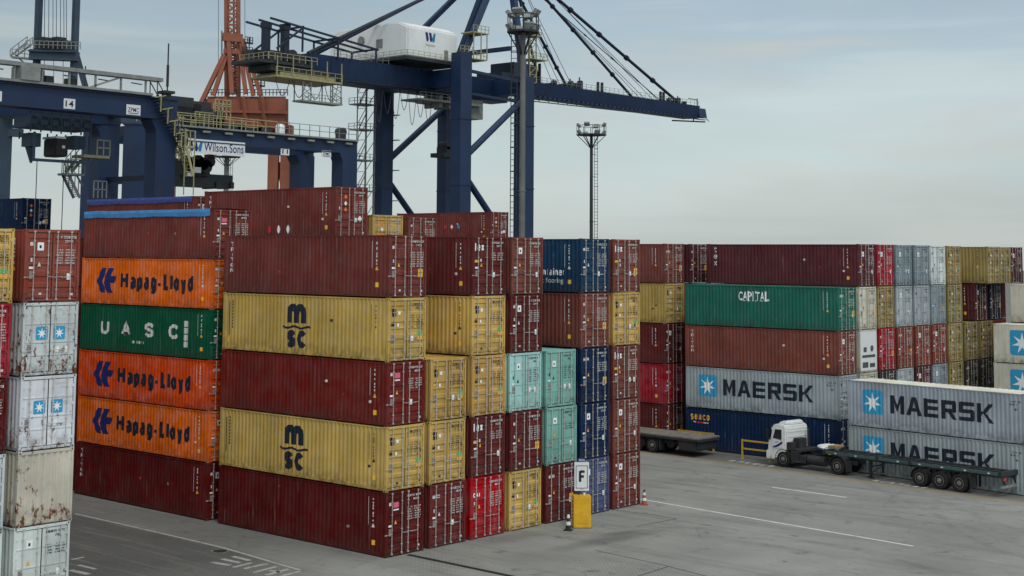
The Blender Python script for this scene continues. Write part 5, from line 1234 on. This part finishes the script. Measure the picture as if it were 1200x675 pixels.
for px0, px1, py in ((284, 296, 62), (286, 300, 72), (296, 310, 100), (287, 296, 50)): b.bar(O_(px0, py, -3), O_(px1, py+1, -3), 1.2, .25); rail(b, O_(px0, py, -3.6), O_(px1, py+1, -3.6), 1.2, 3, .12)
for px, p0, p1 in ((302, 78, 112), (306, 84, 112), (292, 44, 70), (260, 36, 64)): b.bar(O_(px, p0, -3), O_(px, p1, -3), .16)
wb(b, 'platform', DSTEEL, oc)

# --- floodlight masts
def mast(label, px, pyb, D_, ztop, r0, r1, hub, mat, ladder_side=1, n=8):
    p = ud(px, pyb, D_); t = thing('floodlight_mast', label, 'light mast', (p.x, p.y, 0), math.atan2(_r.y, _r.x), 'floodlight masts')
    b = MB(); b.tube((0, 0, 0), (0, 0, ztop), r0, 14, r1); b.lathe([(r0*1.5, 0), (r0*1.5, .3), (r0*1.1, .5)], (0, 0, 0), 'z', 14)
    for k in range(1, int(ztop/6)): b.lathe([(r0+(r1-r0)*k*6/ztop+.03, 0), (r0+(r1-r0)*k*6/ztop+.03, .12)], (0, 0, k*6), 'z', 14)
    b.build('pole', mat, t)
    b = MB(); x = ladder_side*(r0+.34); ladder(b, (x, 0, 2.5), (x, 0, ztop-.2), .42, (1, 0, 0), .06, .42, True, (0, -1, 0))
    for k in range(int(ztop/3)): b.bar((0, 0, 3+3*k), (x, 0, 3+3*k), .06)
    b.build('ladder', DSTEEL, t)
    b = MB(); rr = hub
    for k in range(12):
        a0, a1 = 2*math.pi*k/12, 2*math.pi*(k+1)/12; pa = Vector((math.cos(a0)*rr, math.sin(a0)*rr, 0)); pb = Vector((math.cos(a1)*rr, math.sin(a1)*rr, 0)); zt = Vector((0, 0, ztop))
        b.bar(pa+zt, pb+zt, .12, .14); b.bar(pa+zt+Vector((0, 0, 1.2)), pb+zt+Vector((0, 0, 1.2)), .07); b.bar(pa+zt, pa+zt+Vector((0, 0, 1.2)), .07)
        if k % 2 == 0: b.bar(pa+zt, Vector((0, 0, ztop-1.9)), .09)
        b.bar(pa+zt, zt, .10)
    b.lathe([(rr*.98, 0), (rr*.98, .05)], (0, 0, ztop-.05), 'z', 24); b.build('platform', DSTEEL, t)
    for k in range(n):
        a0 = 2*math.pi*(k+.5)/n; c_, s_ = math.cos(a0), math.sin(a0); o = Vector((c_*rr*.92, s_*rr*.92, ztop+.32+(1.0 if k % 2 else 0)))
        b = MB(); ax = Vector((-s_, c_, 0)); ay = Vector((c_, s_, -.7)).normalized(); az = ax.cross(ay)
        q_ = []
        for i, j, m_ in ((-1, -1, -1), (1, -1, -1), (1, 1, -1), (-1, 1, -1), (-1, -1, 1), (1, -1, 1), (1, 1, 1), (-1, 1, 1)): q_.append(o+ax*i*.36+ay*j*.13+az*m_*.27)
        b.add(q_, [(0, 3, 2, 1), (4, 5, 6, 7), (0, 1, 5, 4), (1, 2, 6, 5), (2, 3, 7, 6), (3, 0, 4, 7)]); b.bar(o, o-Vector((0, 0, .3)), .08); b.mi = 1
        b.face([o+ay*.135+ax*i*.31+az*j*.22 for i, j in ((-1, -1), (1, -1), (1, 1), (-1, 1))]); b.build('floodlight', [GSTEEL, LAMPG], t)
    return t
mast('thick concrete floodlight mast rising in front of the blue quay crane leg', 612, 200, 100, 29.3, .27, .19, 1.08, CONC, -1)
mast('slim dark floodlight mast standing alone against the sky', 693, 200, 190, 29.6, .27, .20, 1.95, DSTEEL, 1)
mast('distant small floodlight mast seen under the beam of the yard crane numbered 11', 265.5, 200, 245, 30.0, .5, .42, 2.3, CONC, 1)

# ------------------------------------------------------------------ the lorry, its trailer and the flatbed (they face -X; near side is -Y)
def wheel(root, x, y, r, wd, side=-1, dual=False, name='wheel'):
    """tyre with a rim; side tells which way the hub faces"""
    b = MB(); o = (x, y, r); s = side
    for off in ((0, wd*1.12) if dual else (0,)):
        yy = y-s*off
        b.lathe([(r*.56, -wd/2), (r*.90, -wd/2), (r*.985, -wd*.40), (r, -wd*.25), (r, wd*.25), (r*.985, wd*.40), (r*.90, wd/2), (r*.56, wd/2)], (x, yy, r), 'y', 28)
        for k in range(28):
            a = 2*math.pi*k/28; c_, t_ = math.cos(a), math.sin(a); b.bar((x+c_*r*.99, yy-wd*.42, r+t_*r*.99), (x+c_*r*.99, yy+wd*.42, r+t_*r*.99), .028, .02, up=(c_, 0, t_))
    w_ = b.build(name, TYRE, root)
    b = MB(); yf = y+s*wd/2
    b.lathe([(r*.57, -s*.0), (r*.57, s*.015), (r*.52, s*.02), (r*.47, -s*.05), (r*.36, -s*.06), (r*.30, s*.0), (r*.29, s*.02), (r*.17, s*.03), (r*.15, s*.07), (r*.02, s*.08)], (x, yf-s*.01, r), 'y', 24)
    for k in range(10):
        a = 2*math.pi*k/10; b.tube((x+math.cos(a)*r*.23, yf, r+math.sin(a)*r*.23), (x+math.cos(a)*r*.23, yf+s*.045, r+math.sin(a)*r*.23), .016, 6)
    b.build('rim', RIM, w_)
    return w_
def arch(root, x, y0, y1, r, rw, name='mudguard', a0=10, a1=170, th=.03, mat=TRK_D):
    b = MB(); n = 12; zc = rw
    for k in range(n):
        a, c_ = R(a0+(a1-a0)*k/n), R(a0+(a1-a0)*(k+1)/n)
        pa, pc = (math.cos(a), math.sin(a)), (math.cos(c_), math.sin(c_))
        q = [(x+pa[0]*r, zc+pa[1]*r), (x+pc[0]*r, zc+pc[1]*r), (x+pc[0]*(r+th), zc+pc[1]*(r+th)), (x+pa[0]*(r+th), zc+pa[1]*(r+th))]
        b.add([(u, y0, v) for u, v in q]+[(u, y1, v) for u, v in q], [(0, 1, 2, 3), (7, 6, 5, 4), (0, 4, 5, 1), (1, 5, 6, 2), (2, 6, 7, 3), (3, 7, 4, 0)])
    return b.build(name, mat, root)

p0 = uz(917.5, 547.5); p1 = uz(1124, 577.0)
tr_ang = math.atan2(p1.y-p0.y, p1.x-p0.x); LEN = (p1-p0).length            # distance from front wheel to the last trailer wheel
lorry = thing('lorry', 'white-cab lorry with blue swoosh on its door, coupled to the empty trailer', 'lorry', p0, tr_ang, None)
# local: x backwards from the front axle, y 0 at the near wheel's outer face, y positive away from the camera
wr = .52
# cab
b = MB()
cab = [(-1.18, .52), (.24, .52), (.24, 2.54), (.16, 2.66), (-.30, 2.72), (-.72, 2.69), (-.98, 2.40), (-1.20, 1.66), (-1.24, 1.12)]
b.prism(cab, lambda a, z, t_: (a, t_, z), .02, 2.36)
cabo = b.build('cab', TRK_W, lorry, bevel=.07)
b = MB(); b.prism([(-.82, 1.18), (.02, 1.18), (.02, 1.66), (.02, 2.46), (-.66, 2.46), (-.90, 1.85)], lambda a, z, t_: (a, t_, z), -.012, .03); door = b.build('door', TRK_W, cabo, bevel=.01)
b = MB(); b.prism([(-.78, 1.80), (-.08, 1.72), (-.08, 2.38), (-.58, 2.38)], lambda a, z, t_: (a, t_, z), -.024, -.013); b.build('window', GLASS, door)
b = MB(); b.box(-.16, -.05, 1.52, .0, -.013, 1.57); b.build('handle', BLACK, door)
fl = Flat()
for k in range(10):
    a, c_ = k/10, (k+1)/10; f0 = lambda t_: (-.80+.78*t_, 1.24+.36*t_**1.8); wd = lambda t_: .02+.16*t_*(1.3-t_)
    fl.poly([(f0(a)[0], f0(a)[1]-wd(a)), (f0(c_)[0], f0(c_)[1]-wd(c_)), (f0(c_)[0], f0(c_)[1]+wd(c_)), (f0(a)[0], f0(a)[1]+wd(a))], D_NAVY)
fl.poly([(-.7, 1.52), (-.5, 1.52), (-.25, 1.60), (-.45, 1.60)], D_BLUE)
link('swoosh', fl.onto('swoosh', lambda u, v, z: (u, -.0145 if u < .0 else .012, v)), cabo)
b = MB(); b.prism([(-1.262, 1.62), (-1.19, 1.60), (-.965, 2.38), (-1.03, 2.40)], lambda a, z, t_: (a, t_, z), .07, 2.36)
b.prism([(-1.175, 1.66), (-.99, 1.66), (-.86, 2.32), (-.975, 2.34)], lambda a, z, t_: (a, t_, z), -.004, .069); b.build('windscreen', GLASS, cabo)
b = MB(); b.prism([(-1.20, 2.46), (-.80, 2.62), (-.76, 2.70), (-1.20, 2.54)], lambda a, z, t_: (a, t_, z), .1, 2.34); b.build('sun_visor', TRK_D, cabo)
b = MB(); b.prism([(-.66, 2.68), (.12, 2.665), (.14, 2.76), (.02, 2.88), (-.25, 2.92), (-.5, 2.82)], lambda a, z, t_: (a, t_, z), .35, 2.08); b.build('air_deflector', TRK_W, cabo, bevel=.05)
b = MB(); b.box(-1.38, .0, .42, -1.02, 2.44, .98); b.box(-1.0, .0, .42, -.66, .12, .86); b.build('bumper', TRK_W, cabo, bevel=.06)
for y in (.12, 2.02):
    b = MB(); b.box(-1.40, y, .62, -1.375, y+.3, .82); b.build('headlight', LAMPG, cabo)
b = MB()
for z in (1.90, 2.22): b.box(.225, .10, z, .262, 2.28, z+.045)
for y in (.30, 1.2, 2.1): b.box(.22, y, 1.0, .256, y+.05, 2.45)
for z in (1.8, 2.22): b.box(.05, .004, z, .20, .018, z+.03)
b.build('panel_rib', TRK_W, cabo)
b = MB(); b.bar((-1.0, .0, 2.3), (-1.12, -.22, 2.3), .03); b.bar((-1.0, .0, 1.9), (-1.12, -.22, 1.95), .03); b.box(-1.20, -.30, 1.80, -1.08, -.10, 2.34); b.build('mirror', BLACK, cabo, bevel=.02)
b = MB(); b.box(.64, -.004, .50, 1.14, .40, 1.10); b.box(.30, .1, 1.06, 1.25, 2.3, 1.22); b.box(.30, .04, 1.14, .62, .6, 1.62); b.box(.34, .7, 1.2, .8, 1.5, 1.85); b.tube((.55, 2.0, 1.1), (.55, 2.0, 2.4), .07, 10); b.build('rear_equipment', TRK_D, lorry)
b = MB()
for z in (.45, .78): b.box(-.62, -.01, z, -.40 if z < .6 else .5, .16, z+.05) if False else None
b.box(.58, .0, .34, 1.0, .25, .40); b.build('step', TRK_D, lorry)
# chassis
b = MB()
for y in (.72, 1.58): b.box(-.9, y, .62, 5.2, y+.09, .90)
for x in (.2, 1.6, 3.0, 4.6): b.box(x, .81, .66, x+.12, 1.58, .86)
b.build('chassis', TRK_D, lorry)
b = MB(); b.tube((1.75, .48, .62), (3.05, .48, .62), .30, 18); b.build('fuel_tank', TRK_D, lorry)
b = MB(); b.box(1.2, .12, .40, 1.68, .70, .86); b.build('side_box', TRK_D, lorry)
FA, DA = 0.0, 4.20
arch(lorry, FA, .0, .36, .60, wr); arch(lorry, FA, 2.08, 2.44, .60, wr); arch(lorry, DA, .02, .66, .62, wr, a0=-5, a1=185); arch(lorry, DA, 1.82, 2.46, .62, wr, a0=-5, a1=185)
for y in (.02, 1.82):
    b = MB(); b.box(DA+.64, y, .22, DA+.67, y+.62, .86); b.build('mudflap', TRK_D, lorry)
wheel(lorry, FA, .16, wr, .30, -1); wheel(lorry, FA, 2.30, wr, .30, 1)
wheel(lorry, DA, .15, wr, .29, -1, True); wheel(lorry, DA, 2.31, wr, .29, 1, True)
b = MB(); b.tube((FA, .3, wr), (FA, 2.1, wr), .07, 8); b.tube((DA, .6, wr), (DA, 1.9, wr), .12, 10); b.lathe([(.1, -.25), (.24, -.15), (.24, .15), (.1, .25)], (DA, 1.22, wr), 'y', 14); b.build('axle', TRK_D, lorry)
b = MB(); b.box(3.6, .7, .92, 4.8, 1.76, 1.04); b.build('coupling_plate', DSTEEL, lorry)
# bundle of white sheeting lashed behind the cab
bl = thing('sheeting_bundle', 'crumpled white sheeting bundle lying on the front of the trailer', 'bundle', lorry.matrix_basis @ Vector((2.75, 1.2, 1.44)), tr_ang)
b = MB(); rnd = random.Random(9); n = 9
prof_ = []
for j in range(n+1):
    t_ = j/n; x = -.75+1.5*t_; rr = .24*math.sin(math.pi*(.08+.84*t_))**.6; prof_.append((x, rr))
q = []
for j, (x, rr) in enumerate(prof_):
    for k in range(14):
        a = 2*math.pi*k/14; r_ = rr*(1+.22*mnoise.noise(Vector((x*3, math.cos(a)*2, math.sin(a)*2)))+rnd.uniform(-.05, .05)); q.append((x, math.cos(a)*r_*2.3, max(-.14, math.sin(a)*r_)))
b.add(q, [(j*14+k, j*14+(k+1) % 14, (j+1)*14+(k+1) % 14, (j+1)*14+k) for j in range(n) for k in range(14)]+[tuple(range(13, -1, -1)), tuple(range(n*14, n*14+14))]); b.build('sheeting', HOUSEW, bl)
b = MB(); b.box(.35, -.6, .10, .95, .3, .22); b.build('plank', plain('timber', (.30, .22, .09), .8), bl)

# skeletal container trailer
trl = thing('container_trailer', 'long empty teal-edged container trailer with three axles behind the white cab', 'trailer', p0, tr_ang)
X0, X1 = 3.15, LEN+2.75; zd = 1.30
b = MB()
for y in (.02, 2.40): b.bar((X0, y, zd+.02), (X1, y, zd+.02), .10, .17)
b.build('side_rail', TEAL, trl)
b = MB()
for y in (.80, 1.62):
    b.bar((X0+.2, y, zd-.10), (X1-.1, y, zd-.10), .14, .38); 
for k in range(15):
    x = X0+.1+(X1-X0-.2)*k/14; b.bar((x, .08, zd+.02), (x, 2.34, zd+.02), .14, .12)
for y in (.45, 1.2, 2.0): b.bar((X0, y, zd+.09), (X1, y, zd+.09), .06, .05)
b.build('chassis', TRK_D, trl)
b = MB()
for x in (X0, X0+3.9, X0+6.2, X1-.22):
    b.box(x, -.05, zd-.12, x+.22, 2.47, zd+.15) if x in (X0, X1-.22) else b.box(x, -.04, zd-.10, x+.20, 2.46, zd+.135)
for x in (X0+.1, X0+4.0, X0+6.3, X1-.1):
    for y in (.06, 2.36): b.tube((x, y, zd+.13), (x, y, zd+.22), .04, 8)
b.build('bolster', DSTEEL, trl)
b = MB()
for k in range(8): x = X0+.9+(X1-X0-1.8)*k/7; b.box(x, -.036, zd-.02, x+.14, -.031, zd+.05)
b.build('reflector', WHITE, trl)
axs = [LEN-2.62, LEN-1.30, LEN]
for x in axs:
    wheel(trl, x, .15, wr, .29, -1, True); wheel(trl, x, 2.27, wr, .29, 1, True)
    b = MB(); b.tube((x, .6, wr), (x, 1.9, wr), .08, 10); b.box(x-.10, .74, wr, x+.10, .86, zd-.28); b.box(x-.10, 1.56, wr, x+.10, 1.68, zd-.28); b.build('axle', TRK_D, trl)
b = MB(); b.box(axs[0]-.75, .02, zd-.20, axs[0]-.70, .62, zd-.13); b.build('bracket', TRK_D, trl)
arch(trl, axs[0]-.02, .04, .66, .60, wr, a0=80, a1=185)
b = MB(); b.box(LEN+.68, .03, .30, LEN+.72, .68, zd-.14); b.box(LEN+.68, 1.78, .30, LEN+.72, 2.4, zd-.14); b.build('mudflap', TRK_D, trl)
b = MB()
for y in (.45, 1.85): b.box(X0+3.1, y, .12, X0+3.24, y+.14, zd-.14); b.box(X0+3.0, y-.06, .04, X0+3.36, y+.20, .10)
b.bar((X0+3.17, .52, .7), (X0+3.17, 1.9, .7), .07); b.bar((X0+3.2, .52, .3), (X0+4.2, .8, zd-.25), .06); b.build('landing_gear', TRK_D, trl)
b = MB(); b.bar((X1-.12, .06, .58), (X1-.12, 2.36, .58), .12, .14)
b.build('rear_bumper', GSTEEL, trl)
b = MB()
for y in (.55, 1.80): b.bar((X1-.3, y, zd-.2), (X1-.12, y, .58), .09)
b.box(X1-.03, .02, .92, X1+.02, .60, 1.16); b.box(X1-.03, 1.82, .92, X1+.02, 2.40, 1.16); b.build('rear_frame', DSTEEL, trl)
for y in (.10, 2.06):
    b = MB(); b.box(X1+.022, y, .97, X1+.045, y+.28, 1.10); b.build('tail_light', D_RED, trl)

# flatbed parked ahead of it, half hidden by the seventh column
pf = uz(764, 530.5); fa = math.atan2(-.35, 10)
fb = thing('flatbed_trailer', 'worn flatbed trailer with bare grey deck and a low dark tail box', 'trailer', pf, fa)
b = MB(); b.box(-6.0, -.05, 1.22, 3.92, 2.5, 1.31); dk_ = b.build('deck', DECK, fb)
b = MB()
for y in (-.05, 2.42): b.box(-6.0, y-.01, 1.06, 3.9, y+.09, 1.21)
b.box(3.80, -.06, 1.04, 3.94, 2.52, 1.218)
for x in (-5, -3.5, -2, -.5, 1, 2.5): b.box(x, .05, 1.02, x+.12, 2.4, 1.20)
for y in (.72, 1.62): b.box(-6, y, .78, 3.7, y+.12, 1.018)
b.build('chassis', TRK_D, fb)
b = MB(); b.box(2.25, .0, .42, 3.72, 2.42, 1.03); b.build('tail_box', TRK_D, fb, bevel=.03)
b = MB(); b.box(3.73, .1, .55, 3.76, 2.3, .95); b.build('tail_panel', DSTEEL, fb)
for x in (0.0, -1.35):
    wheel(fb, x, .15, wr, .29, -1, True); wheel(fb, x, 2.29, wr, .29, 1, True)
    arch(fb, x, .0, .64, .62, wr, a0=-8, a1=150); b = MB(); b.tube((x, .6, wr), (x, 1.9, wr), .09, 10); b.build('axle', TRK_D, fb)
b = MB(); b.box(.64, .0, .25, .68, .64, 1.0); b.build('mudflap', TRK_D, fb)
b = MB(); b.tube((1.5, .12, .80), (1.5, .72, .80), .33, 18); b.build('spare_wheel', TYRE, fb)
b = MB(); b.tube((.95, .3, .86), (2.15, .3, .86), .13, 12); b.build('air_tank', TRK_D, fb)

# yellow guard rails along the foot of the stacks
def guard(label, a, c_, posts):
    a = Vector(a); c_ = Vector(c_); t = thing('guard_rail', label, 'guard rail', a, 0, 'yellow guard rails'); d = c_-a
    b = MB()
    for z in (.66, 1.20): b.bar((0, 0, z), d+Vector((0, 0, z)), .07, .10)
    b.build('rail', GUARD, t)
    for k in range(posts):
        p = d*k/(posts-1); b = MB(); b.box(p.x-.05, p.y-.05, 0, p.x+.05, p.y+.05, 1.27); b.box(p.x-.12, p.y-.10, 0, p.x+.12, p.y+.10, .02); b.build('post', GUARD, t)
    return t
pa = uz(836, 529); pb = uz(870, 537.0)
guard('yellow guard rail behind the flatbed tail, end post before the navy container', (pa.x-3.0, pa.y+.1, 0), (pa.x, pa.y, 0), 2)
guard('yellow guard rail partly hidden behind the white lorry cab', (pb.x, pb.y, 0), (pb.x+2.2, pb.y-.08, 0), 2)
pc_ = uz(1034, 553.5); pd = uz(1164, 567); pe = uz(1198, 571)
guard('yellow guard rail half hidden behind the flatbed deck, nearer the maroon stack', (pa.x-8.2, pa.y+.35, 0), (pa.x-4.4, pa.y+.2, 0), 3)
guard('yellow guard rail under the front of the long trailer', (pc_.x-1.9, pc_.y+.25, 0), (pc_.x, pc_.y, 0), 2)
guard('yellow guard rail under the tail of the long trailer', (pd.x, pd.y, 0), (pe.x+2.2, pe.y-.1, 0), 3)

# ------------------------------------------------------------------ the letter sign and the cones
ps = uz(681.5, 618); az = math.atan2(CAM_P.y-ps.y, CAM_P.x-ps.x)+R(8)
ped = thing('sign_pedestal', 'yellow box pedestal carrying the white letter sign at the row end', 'pedestal', ps, az)
b = MB(); b.box(-.30, -.44, .03, .30, .44, 1.60); b.build('box', YELLOW, ped, bevel=.018)
b = MB(); b.box(-.34, -.47, 0, .34, .47, .03); b.build('base', CONC, ped)
b = MB(); b.box(.303, -.36, .25, .312, .36, .256); b.box(.303, -.36, 1.42, .312, .36, 1.426); b.box(-.1, -.47, 1.40, .1, -.441, 1.52); b.build('trim', GUARD, ped)
b = MB()
for y in (-.14, .16): b.box(-.03, y-.025, 1.601, .03, y+.025, 1.80)
b.build('bracket', DSTEEL, ped)
b = MB(); b.lathe([(.05, 0), (.06, .05), (.03, .12)], (.1, .12, 1.601), 'z', 12); b.build('lamp', WHITE, ped)
sg = thing('letter_sign', 'white board with a black letter F and a small dark header, on the yellow pedestal', 'sign', ps+Vector((0, 0, 1.80)), az)
b = MB(); b.box(-.02, -.37, 0, .02, .37, 1.42); bd = b.build('board', WHITE, sg, bevel=.006)
fl = Flat()
for q in ((-.30, .12, .60, .03), (-.30, 1.22, .60, .03), (-.30, .15, .03, 1.07), (.27, .15, .03, 1.07)): fl.rect(*q, BLACK)
ribbon_word(fl, 'F', -.17, .38, .38, .66, BLACK, .125); fl.smear(-.10, .05, .2, .04, BLACK, random.Random(2))
link('lettering', fl.onto('lettering', lambda u, v, z: (.024+z, u, v)), bd)
b = MB(); b.box(-.018, -.20, 1.44, .018, .20, 1.62); hd = b.build('header', D_NAVY, sg); fl = Flat(); fl.text('ÁREA', -.16, 1.475, .32, .115, D_STARW, .0)
link('lettering', fl.onto('lettering', lambda u, v, z: (.022, u, v)), hd)
b = MB(); b.box(-.035, -.15, 0, -.021, -.10, 1.5); b.box(-.035, .10, 0, -.021, .15, 1.5); b.build('brace', DSTEEL, sg)
def cone(label, px, py, h_, body, band, tip):
    t = thing('traffic_cone', label, 'cone', uz(px, py), .4, 'traffic cones'); b = MB(); b.box(-.21, -.21, 0, .21, .21, .035); b.build('base', body, t, bevel=.01)
    R_ = lambda z: .155-.115*z/h_
    zs = [.035, .20, .34, .50, .64, h_]
    for k in range(5):
        z0, z1 = h_*(.035/h_ if k == 0 else (.05, .28, .46, .64, .82)[k]), h_*(.28, .46, .64, .82, 1.0)[k]
        b = MB(); b.lathe([(R_(z0), z0), (R_(z1), z1)], (0, 0, 0), 'z', 20); b.build('band' if k % 2 else 'body', band if k % 2 else (tip if k == 4 else body), t)
    return t
cone('black and white banded traffic cone beside the yellow pedestal', 666, 621.5, .95, CONE_K, CONE_W, CONE_K)
cone('orange and white traffic cone at the foot of the seventh column', 755, 591.5, .82, CONE_O, CONE_W, CONE_K)
